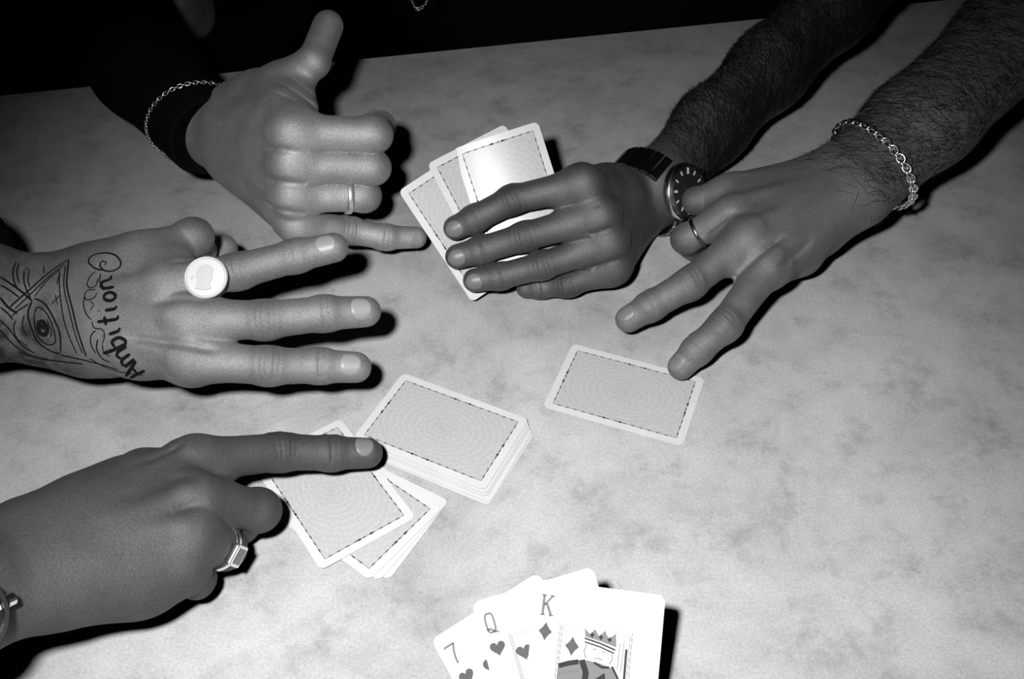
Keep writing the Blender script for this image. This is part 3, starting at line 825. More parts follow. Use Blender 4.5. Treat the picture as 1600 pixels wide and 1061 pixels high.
# ------------------------------------------------------------------ rings
def ring_frame(B, i, t):
    m, p, d, tip, r, dd = B.frames[i]
    c = m + (p - m) * t; ax, n, s = dd[0]
    return c, ax, n, s, r[0] + (r[1] - r[0]) * t
def band(mb, c, ax, r, w, th, seg=48):
    mb.lathe(c, ax, [(r, -w / 2), (r + th * 0.7, -w / 2), (r + th, -w * 0.22), (r + th, w * 0.22), (r + th * 0.7, w / 2), (r, w / 2)], seg)
c, ax, n, s, r = ring_frame(hb_a, 2, 0.76)
mb = MB(); band(mb, c, ax, r + 0.1, 4.2, 1.5)
tag(mb.build('finger_ring', 'worn_silver', None, True), 'plain silver band on the curled ring finger of the thumb-up hand', 'ring')

c, ax, n, s, r = ring_frame(hb_c, 2, 0.60)
coin = empty('coin_ring', c)
tag(coin, 'big round silver coin ring on the tattooed hand', 'ring')
mb = MB(); band(mb, c, ax, r + 0.1, 4.5, 1.5); mb.build('band', 'worn_silver', coin, True)
cn = nrm(n * 0.75 + V((-0.1, -0.55, 0.65)) * 0.6)
cc = c + n * (r + 1.4) + V((1.5, -5.5, -1.0))
R0 = 11.8
def disc(c, ax, r, h0, h1, seg=48, lip=0.5):
    ax = nrm(ax); a = nrm(np.cross(ax, (0.3, 0.9, 0.2))); b = np.cross(ax, a); v = []; f = []
    prof = [(0.001, h0), (r, h0), (r, h1 - lip * 0.6), (r - lip, h1), (0.001, h1)]
    m = len(prof)
    for k in range(seg):
        q = 2 * math.pi * k / seg
        for (rr, h) in prof: v.append(c + ax * h + (a * math.cos(q) + b * math.sin(q)) * rr)
    for k in range(seg):
        l = (k + 1) % seg
        for i in range(m - 1): f.append((k * m + i, l * m + i, l * m + i + 1, k * m + i + 1))
    return v, f
mb = MB(); mb.add(*disc(cc, cn, R0, 0, 1.9)); mb.build('coin', 'coin_silver', coin)
mb = MB(); mb.lathe(cc + cn * 1.9, cn, [(R0 - 1.3, 0), (R0 - 0.2, 0), (R0 - 0.5, 0.35), (R0 - 1.0, 0.35)], 48); mb.build('rim', 'coin_silver', coin, True)
ca = nrm(V((1, 0, 0)) - cn * cn[0]); cb = np.cross(cn, ca)
def relief(pts, h): 
    v = [cc + cn * 1.9 + ca * x + cb * y for x, y in pts] + [cc + cn * (1.9 + h) + ca * x * 0.97 + cb * y * 0.97 for x, y in pts]
    n_ = len(pts); return v, [tuple(range(n_, 2 * n_))] + [(i, (i + 1) % n_, n_ + (i + 1) % n_, n_ + i) for i in range(n_)]
bust = [(-5.5, -6.5), (0.5, -7.5), (3.6, -6.5), (2.4, -3.2), (3.8, -1.0), (3.4, 1.4), (4.0, 3.8), (2.6, 6.2), (-0.6, 7.2), (-3.6, 6.2), (-5.2, 3.4), (-5.4, 0.2), (-4.2, -2.6)]
mb = MB(); mb.add(*relief(bust, 0.5)); mb.build('bust_relief', 'coin_relief', coin)
mb = MB(); mb.add(*relief([(-7.6, -1.6), (-6.6, -0.4), (-6.8, 1.0), (-8.0, 0.2)], 0.4)); mb.build('mint_mark', 'coin_relief', coin)

c, ax, n, s, r = ring_frame(hb_d, 2, 0.80)
sig = empty('signet_ring', c); tag(sig, 'heavy silver signet ring on the curled finger of the pointing hand', 'ring')
mb = MB(); band(mb, c, ax, r + 0.3, 4.0, 2.0); mb.build('band', 'silver', sig, True)
fd = nrm(n * 0.55 + s * 0.75)
fu = np.cross(ax, fd)
mb = MB(); mb.box(c + fd * (r + 2.0), ax, fu, fd, 4.6, 5.6, 1.5); o = mb.build('face', 'silver', sig)
bv = o.modifiers.new('edge', 'BEVEL'); bv.width = 0.9 * MM; bv.segments = 2
mb = MB(); mb.box(c + fd * (r + 3.55), ax, fu, fd, 3.2, 4.0, 0.12); mb.build('inlay', 'dark_metal', sig)

c, ax, n, s, r = ring_frame(hb_e, 2, 0.72)
mb = MB(); band(mb, c, ax, r + 0.1, 2.6, 1.1)
tag(mb.build('finger_ring', 'dark_metal', None, True), 'thin dark ring on the bent ring finger of the two-finger hand', 'ring')

# ------------------------------------------------------------------ bracelets, chain and watches
def bvh(o):
    me = o.data
    return BVHTree.FromPolygons([v.co for v in me.vertices], [p.vertices for p in me.polygons])
def loop_on(tree, c, ax, n, off, count, lift=lambda a: 0.0):
    """points of a loop lying round a limb: cast outwards from the limb's axis"""
    ax = nrm(ax); e1 = nrm(V(n) - ax * (V(n) @ ax)); e2 = np.cross(ax, e1); out = []
    for k in range(count):
        a = 2 * math.pi * k / count
        d = e1 * math.cos(a) + e2 * math.sin(a)
        h = tree.ray_cast(Vector(V(c) * MM), Vector(d), 0.2)
        dist = (h[3] / MM if h[0] is not None else 30.0)
        out.append((V(c) + d * (dist + off + lift(a)), d))
    return out
def resample(pts, step):
    P0 = np.array([p for p, d in pts]); D0 = np.array([d for p, d in pts])
    P1 = np.vstack([P0, P0[:1]]); D1 = np.vstack([D0, D0[:1]])
    L = np.concatenate([[0], np.cumsum(np.linalg.norm(np.diff(P1, axis=0), axis=1))])
    n = max(6, int(round(L[-1] / step))); t = np.linspace(0, L[-1], n, endpoint=False)
    Q = np.stack([np.interp(t, L, P1[:, k]) for k in range(3)], 1); E = np.stack([np.interp(t, L, D1[:, k]) for k in range(3)], 1)
    return Q, E
def link_mesh(lx, ly, rt, seg=18, rs=6, name='link'):
    mb = MB()
    pts = []
    for k in range(seg):
        a = 2 * math.pi * k / seg; pts.append((lx * math.cos(a), ly * math.sin(a), 0))
    mb2v, mb2f = [], []
    for k in range(seg):
        a = 2 * math.pi * k / seg
        cx, cy = lx * math.cos(a), ly * math.sin(a); nx, ny = nrm((ly * math.cos(a), lx * math.sin(a)))
        for q in range(rs):
            b = 2 * math.pi * q / rs
            mb2v.append((cx + nx * rt * math.cos(b), cy + ny * rt * math.cos(b), rt * math.sin(b)))
    for k in range(seg):
        for q in range(rs):
            l, m = (k + 1) % seg, (q + 1) % rs
            mb2f.append((k * rs + q, l * rs + q, l * rs + m, k * rs + m))
    me = bpy.data.meshes.new(name); me.from_pydata((np.array(mb2v) * MM).tolist(), [], mb2f); me.update()
    me.polygons.foreach_set('use_smooth', [True] * len(me.polygons))
    return me
def chain(name, label, cat, Q, E, link, mat, alt=0.5, closed=True, parent=None):
    root = parent or empty(name, Q[0]); 
    if label: tag(root, label, cat)
    if not link.materials: link.materials.append(MATS[mat])
    n = len(Q)
    for i in range(n):
        t = nrm(Q[(i + 1) % n] - Q[i - 1]) if closed or 0 < i < n - 1 else nrm(Q[min(i + 1, n - 1)] - Q[max(i - 1, 0)])
        e = nrm(E[i] - t * (E[i] @ t)); b = np.cross(e, t)
        a = alt if i % 2 else -alt
        e2 = e * math.cos(a) + b * math.sin(a); b2 = np.cross(e2, t)
        o = bpy.data.objects.new('link', link); col.objects.link(o); o.parent = root
        c = Q[i] - V(root.location) / MM
        o.matrix_local = Matrix(((t[0], b2[0], e2[0], c[0] * MM), (t[1], b2[1], e2[1], c[1] * MM), (t[2], b2[2], e2[2], c[2] * MM), (0, 0, 0, 1)))
    return root
tree_e = bvh(body_e); tree_b = bvh(body_b); tree_d = bvh(body_d); tree_c = bvh(body_c)

# curb chain round the hairy arm
cE = V((249.0, 103.1, 66.0)); aE = nrm(V(hb_e.F[0]) - V(hb_e.W)); aE = nrm(aE + V((0.10, -0.18, 0.0)))
Q, E = resample(loop_on(tree_e, cE, aE, (0, 0, 1), 2.0, 72, lambda a: 0.6 + 1.2 * (1 - math.cos(a))), 3.7)
chain('chain_bracelet', 'silver curb chain bracelet round the hairy right wrist', 'bracelet', Q, E, link_mesh(3.3, 2.5, 0.95), 'silver', 0.5)

def watch(label, tree, c, ax, n, case_r=18.5, strap_mat='steel', dial='watch_dial', strap_w=10.0, twelve=None, off=1.2):
    ax = nrm(ax); n = nrm(V(n) - ax * (V(n) @ ax)); u = np.cross(n, ax)
    loop = loop_on(tree, c, ax, n, off, 72)
    top = loop[0][0] + n * 0.4
    w = empty('wrist_watch', top); tag(w, label, 'watch')
    mb = MB(); mb.lathe(top, n, [(0.01, 0), (case_r * 0.86, 0), (case_r, 2.0), (case_r, 6.2), (case_r - 1.0, 7.4), (0.01, 7.4)], 48); mb.build('case', 'silver', w, True)
    mb = MB(); mb.lathe(top + n * 7.4, n, [(case_r - 3.6, 0), (case_r - 0.7, 0), (case_r - 1.4, 1.6), (case_r - 3.2, 1.6)], 48); mb.build('bezel', 'steel', w)
    mb = MB(); mb.add(*disc(top, n, case_r - 3.0, 7.3, 7.9, 40, 0.1)); d = mb.build('dial', dial, w)
    t12 = nrm(V(twelve) - n * (V(twelve) @ n)) if twelve is not None else u
    t3 = np.cross(t12, n)
    for k in range(12):
        q = 2 * math.pi * k / 12; dr = t12 * math.cos(q) + t3 * math.sin(q); tt = np.cross(n, dr)
        mk = MB(); mk.box(top + n * 8.05 + dr * (case_r - 6.0), dr, tt, n, 1.6 if k % 3 else 2.2, 0.55 if k % 3 else 0.85, 0.15); mk.build('hour_marker', 'lume', d)
    for nm, q, L, wd in (('hour_hand', 5.3, 7.0, 0.75), ('minute_hand', 1.15, 11.0, 0.55)):
        dr = t12 * math.cos(q) + t3 * math.sin(q); tt = np.cross(n, dr)
        mk = MB(); mk.box(top + n * 8.4 + dr * (L / 2 - 1), dr, tt, n, L / 2 + 1, wd, 0.12); mk.build(nm, 'silver', w)
    mb = MB(); mb.lathe(top + n * 4 + ax * (case_r + 1.0) * 1, ax, [(0.01, 0), (2.6, 0), (2.6, 3.2), (0.01, 3.2)], 14); mb.build('crown', 'silver', w)
    Q, E = resample(loop, 7.0)
    n_ = len(Q)
    for i in range(n_):
        if np.linalg.norm(Q[i] - loop[0][0]) < case_r - 5.5: continue
        t = nrm(Q[(i + 1) % n_] - Q[i - 1]); e = nrm(E[i] - t * (E[i] @ t)); b = np.cross(e, t)
        lk = MB(); lk.box(Q[i], t, b, e, 3.25, strap_w, 1.5)
        o = lk.build('strap_link', strap_mat, w)
        bv = o.modifiers.new('edge', 'BEVEL'); bv.width = 0.8 * MM; bv.segments = 2
    return w
aB = nrm(V(hb_b.F[1]) - V(hb_b.F[0]))
watch('round wrist watch with dark dial on the hand holding the fan', tree_b, (101.3, 120.6, 30.0), aB, (0.62, -0.54, 0.44), case_r=20.0, strap_w=11.5, twelve=(-0.1, 0.6, 0.7))
aD = nrm(V(hb_d.W) - V(hb_d.F[0]))
watch('silver watch at the left edge on the pointing hand', tree_d, V(hb_d.W) - aD * 52, aD, (0.0, -0.80, 0.60), strap_mat='black_leather', case_r=17)

TATTOO = [
    (1, [(-226.9, -46.6, 100), (-228.6, -46.1, 100), (-230.2, -45.6, 100.1), (-231.8, -44.8, 100.2), (-233.5, -43.6, 100.6), (-235.1, -42.1, 101), (-236.1, -40.6, 101.3), (-236.1, -38.6, 101.8), (-234.9, -37, 102.3), (-233.8, -36.5, 102.6), (-232.3, -36.1, 103), (-230.6, -36, 103.3), (-228.9, -36.1, 103.6), (-227.5, -36.3, 103.9), (-226, -36.6, 104.1), (-224.5, -37.1, 104.3), (-223.1, -37.6, 104.4), (-221.9, -38.1, 104.4), (-220.4, -39, 104.3), (-219.1, -40, 104.1), (-218.1, -41.1, 103.7), (-217.3, -42.1, 103.3), (-216.8, -43.4, 102.8), (-216.7, -44.6, 102.2), (-217.2, -45.7, 101.6), (-218.2, -46.5, 101), (-219.7, -47.2, 100.6), (-221.3, -47.5, 100.2), (-222.9, -47.5, 100), (-224.5, -47.2, 100), (-226, -46.6, 100), (-227.8, -45.2, 100.4), (-228.8, -43.7, 101), (-228.7, -42.2, 101.6), (-227.9, -41.2, 102.1), (-225.4, -42.1, 102), (-226, -43.9, 101.2)]),
    (0.7, [(-230.5, -46.8, 99.6), (-231.6, -47.7, 99.1), (-232.6, -48.7, 98.6), (-233.4, -49.9, 98.2), (-233.8, -51.4, 97.6), (-234, -53.2, 97), (-234, -54.6, 96.5), (-232.2, -56.7, 96), (-231, -56.7, 96.1), (-229.6, -56.4, 96.5), (-228.7, -55.7, 96.9), (-228.4, -54.5, 97.3), (-228.5, -52.9, 97.7), (-228.5, -51.2, 98.2)]),
    (0.8, [(-227.5, -48.4, 99.2), (-227.5, -50.1, 98.6), (-227.4, -51.9, 98.1), (-227.1, -53.4, 97.8), (-224.9, -55.8, 97.5)]),
    (0.7, [(-228.2, -58.1, 96.1), (-229.9, -58, 95.9), (-231.7, -57.8, 95.6), (-233, -58, 95.3), (-234.1, -59.3, 94.6), (-234.3, -60.9, 93.8), (-233.7, -62.3, 93.3), (-232.4, -63.2, 93), (-231.1, -63.2, 93.2), (-229.6, -62.9, 93.6), (-228.4, -62.4, 94), (-227.7, -61.3, 94.7), (-227.3, -60, 95.4)]),
    (0.7, [(-234.3, -60.9, 93.8), (-234.2, -62.1, 93.3), (-234.2, -63.3, 92.6), (-234.1, -64.5, 92), (-234, -65.6, 91.4), (-233.8, -66.6, 90.8), (-233.2, -68.1, 89.9), (-232.4, -69.4, 89.2), (-231.5, -70.6, 88.5), (-230.1, -72, 87.9), (-228.7, -73.1, 87.3)]),
    (0.6, [(-230.9, -63.8, 92.9), (-229.3, -64.9, 92.5), (-228.3, -66.1, 92), (-228.6, -66.9, 91.5), (-229.5, -67.7, 90.8), (-230.3, -68.5, 90.2)]),
    (0.7, [(-228.4, -73.9, 86.9), (-227.9, -75, 86.2), (-227.5, -76.1, 85.5), (-226.7, -77, 85), (-225.3, -77.4, 84.9), (-223.5, -77.7, 85.1), (-222, -78.2, 85), (-221.2, -79, 84.5), (-220.7, -80, 83.7), (-220.6, -80.9, 82.7), (-220.9, -81.7, 81.7), (-221.5, -82.5, 80.4), (-222.2, -83.3, 79.1)]),
    (0.8, [(-225.7, -78.1, 84.2), (-226.9, -78.6, 83.5), (-228, -79.1, 82.6), (-228.8, -79.7, 81.6), (-229, -80.5, 80.7), (-229.1, -81.3, 79.6), (-228.9, -82.2, 78.5), (-228.7, -83, 77.5), (-228.3, -83.6, 76.5), (-227.8, -84.3, 75.6), (-227.2, -84.9, 74.8), (-226.6, -85.5, 73.8)]),
    (0.9, [(-224.7, -81.4, 80.8), (-225.1, -82.2, 79.7), (-225.5, -82.9, 78.6), (-225.8, -83.6, 77.5), (-225.9, -84.3, 76.4), (-225.5, -85, 75.1), (-224.9, -85.8, 73.9), (-224.1, -86.5, 72.7), (-223.3, -87.1, 71.7), (-221.9, -87.7, 71), (-220.4, -88.2, 70.7), (-218.8, -88.8, 70.4)]),
    (0.7, [(-222.2, -83.3, 79.1), (-222.1, -84.2, 77.8), (-222.1, -85.1, 76.5), (-221.7, -85.8, 75.4), (-220.7, -86.5, 74.7), (-219.4, -87.1, 74.2), (-218.2, -87.7, 73.7)]),
    (2, [(-199.2, -93.4, 68.9), (-200.7, -93.2, 67.8), (-202.2, -93, 66.8), (-203.7, -92.8, 65.6), (-205.3, -92.5, 64.5), (-206.9, -92.1, 63.2), (-209.3, -91.2, 61), (-212.8, -88.5, 56.8)]),
    (2, [(-212.4, -90.5, 61), (-210.1, -91.7, 64.6), (-208.3, -92.1, 67.2), (-207.2, -92.1, 68.8), (-206.2, -92, 70.2), (-205.1, -91.8, 71.6), (-204.1, -91.5, 72.9), (-203.2, -91.1, 74)]),
    (2, [(-204, -92.7, 64.8), (-204.6, -92.7, 66.4), (-205.2, -92.6, 67.8), (-205.9, -92.3, 69), (-206.7, -91.9, 70.2)]),
    (2, [(-204, -90.5, 74.9), (-205.2, -90.8, 73.8), (-206.5, -91.1, 72.8), (-207.8, -91.2, 71.7), (-209.1, -91.3, 70.5), (-210.5, -91.4, 69.2)]),
    (2, [(-208.8, -91.3, 70.8), (-210.3, -91.1, 70.5), (-211.5, -90.8, 70.5), (-211.9, -90.4, 71.6), (-211.3, -89.8, 73.2), (-210.4, -89.6, 74.1), (-209, -89.4, 75.1), (-207.6, -89.1, 76.1), (-206.2, -88.9, 77)]),
    (2, [(-211.2, -89.6, 73.7), (-212.9, -88.9, 74.2), (-214.2, -88.2, 74.9), (-213.3, -87.2, 76.9), (-212.3, -87, 77.6), (-210.9, -86.8, 78.5), (-209.4, -86.6, 79.4), (-207.9, -86.4, 80.2)]),
    (2, [(-222.3, -86.2, 74.5), (-220.9, -86.2, 75.1), (-219.6, -86.2, 75.7), (-218.2, -86.3, 76.3), (-216.9, -86.2, 76.9), (-215.5, -86.2, 77.5), (-214, -86.1, 78.3), (-212.3, -86, 79.1), (-210.8, -85.8, 79.9), (-209.4, -85.6, 80.6), (-208.6, -85.4, 81.2), (-208.4, -84.4, 82.2), (-209.5, -83.5, 82.8), (-211, -82.9, 83.2), (-212.8, -82.6, 83.1), (-214.2, -82.8, 82.5), (-215.6, -83.1, 81.7), (-216.5, -83.5, 80.8), (-215.9, -84.5, 79.7), (-214.7, -85.7, 78.6)]),
    (2, [(-218.2, -80.6, 83.7), (-216.7, -80.5, 84.2), (-215.1, -80.3, 84.7), (-213.7, -80.1, 85.1), (-212.6, -79.8, 85.5), (-211.8, -78.4, 86.7)]),
    (2, [(-221.4, -80.8, 82.6), (-221.9, -80.6, 82.7)]),
    (2, [(-225.3, -74.3, 87.1), (-223.9, -74.4, 87.3), (-222.6, -74.4, 87.5), (-221.2, -74.4, 87.7), (-220, -74.4, 87.9), (-218.8, -74.4, 88.1), (-217.3, -74.3, 88.4), (-215.9, -74.3, 88.6), (-214.7, -74.2, 88.9), (-213.8, -74, 89.1), (-213.5, -72.5, 90.3)]),
    (2, [(-219.9, -76.5, 86.6), (-220.3, -75.4, 87.2), (-220.8, -74.3, 87.9), (-221.2, -73.2, 88.5), (-221.6, -72.1, 89.1)]),
    (2, [(-221.5, -69.5, 91), (-219.9, -69.5, 91.3), (-218.3, -69.5, 91.6), (-216.8, -69.5, 91.9), (-215.7, -69.4, 92.1), (-214.6, -68.2, 93.2)]),
    (2, [(-224.8, -69.4, 90.4), (-225.2, -69.1, 90.6)]),
    (2, [(-223.2, -63.2, 94.4), (-221.9, -64.1, 94.1), (-220.5, -64.8, 94), (-218.8, -65.1, 94.1), (-217.3, -64.8, 94.5), (-216.3, -63.9, 95.1), (-216.1, -62.8, 95.7), (-217.2, -61.6, 96.1), (-218.9, -60.7, 96.3), (-220.6, -60.6, 96.1), (-222.1, -61, 95.6), (-222.8, -62, 95), (-223.2, -63.2, 94.4)]),
    (2, [(-217.6, -58.1, 97.9), (-219.1, -58.2, 97.7), (-220.5, -58.2, 97.4), (-222, -58.2, 97.1), (-223.4, -58.2, 96.8), (-224.9, -58.2, 96.6)]),
    (2, [(-222.7, -58.2, 97), (-224.3, -57.5, 97), (-225.5, -56.7, 97.1), (-225.6, -54.1, 97.8), (-224.6, -53.7, 98.1), (-223.2, -53.4, 98.4), (-221.7, -53, 98.7), (-220.8, -52.6, 99), (-221.1, -50.3, 99.4)]),
    (0.9, [(-248.6, -37.8, 100.4), (-249.5, -38.7, 100.2), (-250.4, -39.7, 100), (-251.3, -40.6, 99.8), (-252.2, -41.5, 99.6), (-253.1, -42.4, 99.4), (-254, -43.4, 99.1), (-254.9, -44.3, 98.9), (-255.7, -45.2, 98.7), (-256.6, -46.2, 98.4), (-257.5, -47.1, 98.1), (-258.3, -48, 97.9), (-259, -48.9, 97.6), (-259.8, -49.8, 97.3), (-260.6, -50.8, 97), (-261.3, -51.7, 96.7), (-262, -52.6, 96.3), (-262.8, -53.6, 96), (-263.5, -54.6, 95.7), (-264.2, -55.5, 95.4), (-265, -56.5, 95.1), (-265.7, -57.4, 94.9), (-266.4, -58.4, 94.6), (-267.1, -59.4, 94.4), (-267.8, -60.4, 94.1), (-268.5, -61.4, 93.9), (-269.2, -62.4, 93.7), (-269.8, -63.4, 93.5), (-270.5, -64.4, 93.3), (-271.2, -65.4, 93.1), (-271.8, -66.4, 92.9), (-272.5, -67.4, 92.6), (-273.2, -68.4, 92.4)]),
    (0.7, [(-249.6, -40.9, 99.8), (-250.4, -41.9, 99.6), (-251.2, -42.9, 99.3), (-252, -43.9, 99.1), (-252.8, -44.8, 98.8), (-253.7, -45.8, 98.5), (-254.5, -46.7, 98.3), (-255.3, -47.7, 98), (-256.1, -48.6, 97.6), (-256.9, -49.6, 97.3), (-257.7, -50.5, 97), (-258.5, -51.4, 96.6), (-259.3, -52.4, 96.2), (-260.1, -53.3, 95.8), (-260.9, -54.3, 95.4), (-261.6, -55.3, 95), (-262.4, -56.3, 94.6), (-263.2, -57.3, 94.3), (-264, -58.3, 93.9), (-264.7, -59.3, 93.6), (-265.4, -60.3, 93.2), (-266.1, -61.3, 92.9), (-266.8, -62.3, 92.6), (-267.6, -63.3, 92.3), (-268.3, -64.3, 92), (-269, -65.4, 91.6), (-269.8, -66.4, 91.3), (-270.5, -67.4, 91), (-271.2, -68.4, 90.7)]),
    (0.6, [(-251.1, -44.1, 99), (-251.8, -45.1, 98.8), (-252.6, -46.1, 98.5), (-253.4, -47.1, 98.2), (-254.3, -48, 97.8), (-255.1, -49, 97.5), (-255.9, -49.9, 97.2), (-256.6, -50.9, 96.8), (-257.4, -51.9, 96.4), (-258.1, -52.9, 96), (-258.7, -53.9, 95.5), (-259.4, -54.9, 95), (-260, -56, 94.5), (-260.6, -57, 94), (-261.2, -58, 93.5), (-261.9, -59.1, 93), (-262.5, -60.1, 92.6)]),
    (1, [(-248.2, -37.8, 100.5), (-247.8, -39.5, 100.2), (-247.5, -41.2, 99.9), (-247.3, -42.7, 99.6), (-247.1, -44.3, 99.2), (-246.9, -45.8, 98.7), (-246.7, -47.2, 98.3), (-246.5, -48.6, 97.8), (-246.3, -50, 97.3), (-246.1, -51.3, 96.8), (-245.9, -52.6, 96.3), (-245.6, -53.8, 95.8), (-245.3, -55.1, 95.2), (-244.9, -56.4, 94.6), (-244.4, -57.6, 94.1), (-243.9, -58.8, 93.5), (-243.4, -60, 93), (-242.8, -61.2, 92.5), (-242.3, -62.4, 92), (-241.7, -63.6, 91.5), (-241.2, -64.8, 90.8), (-240.7, -66, 90.2), (-240.3, -67.1, 89.6), (-239.8, -68.2, 88.9), (-239.4, -69.3, 88.2), (-239, -70.4, 87.5), (-238.5, -71.5, 86.8), (-238.1, -72.6, 86), (-237.7, -73.7, 85.3), (-237.3, -74.8, 84.5), (-236.9, -75.8, 83.7), (-236.5, -76.8, 82.9), (-236.1, -77.7, 82.1), (-235.7, -78.6, 81.2), (-235.3, -79.4, 80.4), (-234.9, -80.3, 79.5), (-234.6, -81.1, 78.6), (-234.2, -81.8, 77.7), (-233.9, -82.5, 76.7), (-233.6, -83.2, 75.7), (-233.3, -83.8, 74.7), (-233, -84.4, 73.6), (-232.8, -84.9, 72.5), (-232.6, -85.4, 71.3)]),
    (0.7, [(-249, -42.1, 99.6), (-248.8, -43.6, 99.3), (-248.5, -45.1, 98.9), (-248.3, -46.5, 98.4), (-248.2, -47.9, 98), (-248, -49.3, 97.5), (-247.8, -50.7, 97), (-247.6, -52, 96.5), (-247.4, -53.3, 95.9), (-247.1, -54.6, 95.3), (-246.8, -55.8, 94.8), (-246.4, -57, 94.2), (-246, -58.2, 93.7), (-245.5, -59.4, 93.1), (-245, -60.6, 92.6), (-244.5, -61.9, 92), (-243.9, -63.1, 91.5), (-243.4, -64.3, 90.9), (-242.9, -65.4, 90.2), (-242.5, -66.6, 89.6), (-242.1, -67.6, 88.9), (-241.7, -68.7, 88.3), (-241.3, -69.7, 87.6), (-240.8, -70.8, 86.9), (-240.4, -71.8, 86.2), (-240, -72.8, 85.5), (-239.6, -73.8, 84.8), (-239.3, -74.8, 84.1), (-238.9, -75.7, 83.3), (-238.5, -76.6, 82.6), (-238.1, -77.5, 81.8), (-237.7, -78.5, 80.9), (-237.2, -79.4, 80), (-236.8, -80.3, 79.1), (-236.4, -81.1, 78.2), (-236, -81.9, 77.2), (-235.6, -82.6, 76.2), (-235.2, -83.3, 75.2), (-234.9, -83.9, 74), (-234.6, -84.5, 72.9)]),
    (0.7, [(-251.2, -45.2, 98.8), (-251.1, -46.5, 98.4), (-250.9, -47.7, 98), (-250.8, -49, 97.6), (-250.6, -50.3, 97.1), (-250.3, -51.9, 96.4), (-250, -53, 95.9), (-249.7, -54.3, 95.4), (-249.4, -55.5, 94.8), (-249.1, -56.9, 94.1), (-248.7, -58.2, 93.5), (-248.4, -59.6, 92.8), (-248, -60.9, 92.1), (-247.6, -62.2, 91.5), (-247.3, -63.5, 90.9), (-246.9, -64.7, 90.2), (-246.6, -65.9, 89.5), (-246.2, -67, 88.8), (-245.9, -68.2, 88), (-245.5, -69.3, 87.3), (-245.2, -70.3, 86.5), (-244.8, -71.4, 85.7), (-244.4, -72.4, 85), (-243.9, -73.4, 84.3), (-243.5, -74.4, 83.5), (-243, -75.3, 82.8), (-242.5, -76.3, 82.1), (-242.1, -77.2, 81.3), (-241.6, -78, 80.5), (-241.2, -78.8, 79.8), (-240.8, -79.6, 79), (-240.3, -80.4, 78.1), (-239.8, -81.2, 77.2), (-239.4, -81.9, 76.3), (-239, -82.5, 75.4), (-238.6, -83.1, 74.5), (-238.2, -83.7, 73.6), (-237.8, -84.2, 72.5)]),
    (1, [(-263.4, -62.2, 91.5), (-263.7, -63.5, 90.8), (-264.1, -64.8, 90.1), (-264.5, -66, 89.3), (-264.8, -67.2, 88.5), (-264.8, -68.3, 87.6), (-264.8, -69.3, 86.8), (-264.5, -70.2, 85.9), (-264.2, -71.2, 84.9), (-263.9, -72.1, 84), (-263.5, -73, 83), (-263, -73.8, 82), (-262.7, -74.6, 81.1), (-262.3, -75.3, 80.1), (-261.9, -76, 79.1), (-261.5, -76.6, 78.1), (-261.1, -77.2, 77.1), (-260.5, -77.8, 76.1), (-259.9, -78.3, 75.3), (-259, -78.8, 74.3), (-258, -79.3, 73.5), (-256.8, -79.8, 72.8), (-255.6, -80.3, 72.2), (-254.3, -80.8, 71.7), (-253.2, -81.2, 71.4), (-251.7, -81.7, 71.1), (-250.3, -82.1, 71), (-248.9, -82.5, 71.1), (-247.5, -82.9, 71.2)]),
    (1, [(-262.4, -60.9, 92.1), (-261.2, -61.3, 91.7), (-260, -61.6, 91.4), (-258.8, -62, 91.1), (-257.6, -62.6, 90.7), (-256.4, -63.5, 90.2), (-255.6, -64.2, 89.8), (-254.7, -65.1, 89.3), (-253.9, -66.1, 88.6), (-253, -67.2, 88), (-252.3, -68.2, 87.2), (-251.5, -69.2, 86.5), (-250.8, -70.2, 85.8), (-250.2, -71.2, 85), (-249.5, -72.1, 84.3), (-248.9, -73.1, 83.5), (-248.2, -74.1, 82.7), (-247.7, -75.1, 81.9), (-247.2, -76.1, 81.1), (-246.9, -77.1, 80.2), (-246.7, -78, 79.3), (-246.6, -78.9, 78.3), (-246.6, -79.7, 77.2), (-246.7, -80.5, 76), (-246.9, -81.3, 74.7), (-247.1, -81.9, 73.4), (-247.3, -82.5, 72.1)]),
    (0.8, [(-261.6, -68, 87.3), (-261.2, -66.8, 88.1), (-260.9, -65.6, 88.9), (-260.2, -65, 89.3), (-259.2, -65.1, 89.2), (-258.1, -65.5, 88.9), (-256.8, -66.2, 88.4), (-255.5, -67.2, 87.8), (-254.9, -67.9, 87.3), (-254.2, -68.7, 86.7), (-253.5, -69.6, 86), (-252.8, -70.6, 85.2), (-252.2, -71.6, 84.4), (-251.6, -72.5, 83.6), (-251.1, -73.5, 82.8), (-250.7, -74.4, 82), (-250.3, -75.5, 81.1), (-250, -76.5, 80.1), (-249.8, -77.5, 79), (-249.7, -78.3, 78), (-249.7, -78.9, 77.1), (-250, -79.4, 76.4), (-251.4, -79.8, 75.2), (-253.4, -79.6, 74.7), (-255.4, -79.1, 74.8), (-256.3, -78.7, 75.2), (-257.2, -78.3, 75.8), (-258.1, -77.8, 76.5), (-259, -77.2, 77.4), (-259.7, -76.6, 78.3), (-260.3, -75.9, 79.1), (-260.7, -75.1, 80.2), (-261, -74.2, 81.4), (-261.2, -73.2, 82.5), (-261.3, -72.2, 83.5), (-261.4, -71.3, 84.4), (-261.6, -70.1, 85.5), (-261.6, -69, 86.4), (-261.6, -68, 87.3)]),
    (2.6, [(-257.3, -70.6, 85), (-258.5, -71.5, 84.1), (-259.2, -72.5, 83.1), (-259.2, -73.6, 82.1), (-259, -74.6, 80.9), (-258.5, -75.5, 79.9), (-256.9, -76.1, 79.2), (-255.3, -76.2, 79.3), (-254.4, -75.3, 80.5), (-254.3, -73.9, 82), (-254.8, -73.1, 82.7), (-255.6, -72.3, 83.5), (-256.5, -71.5, 84.2), (-257.3, -70.6, 85)]),
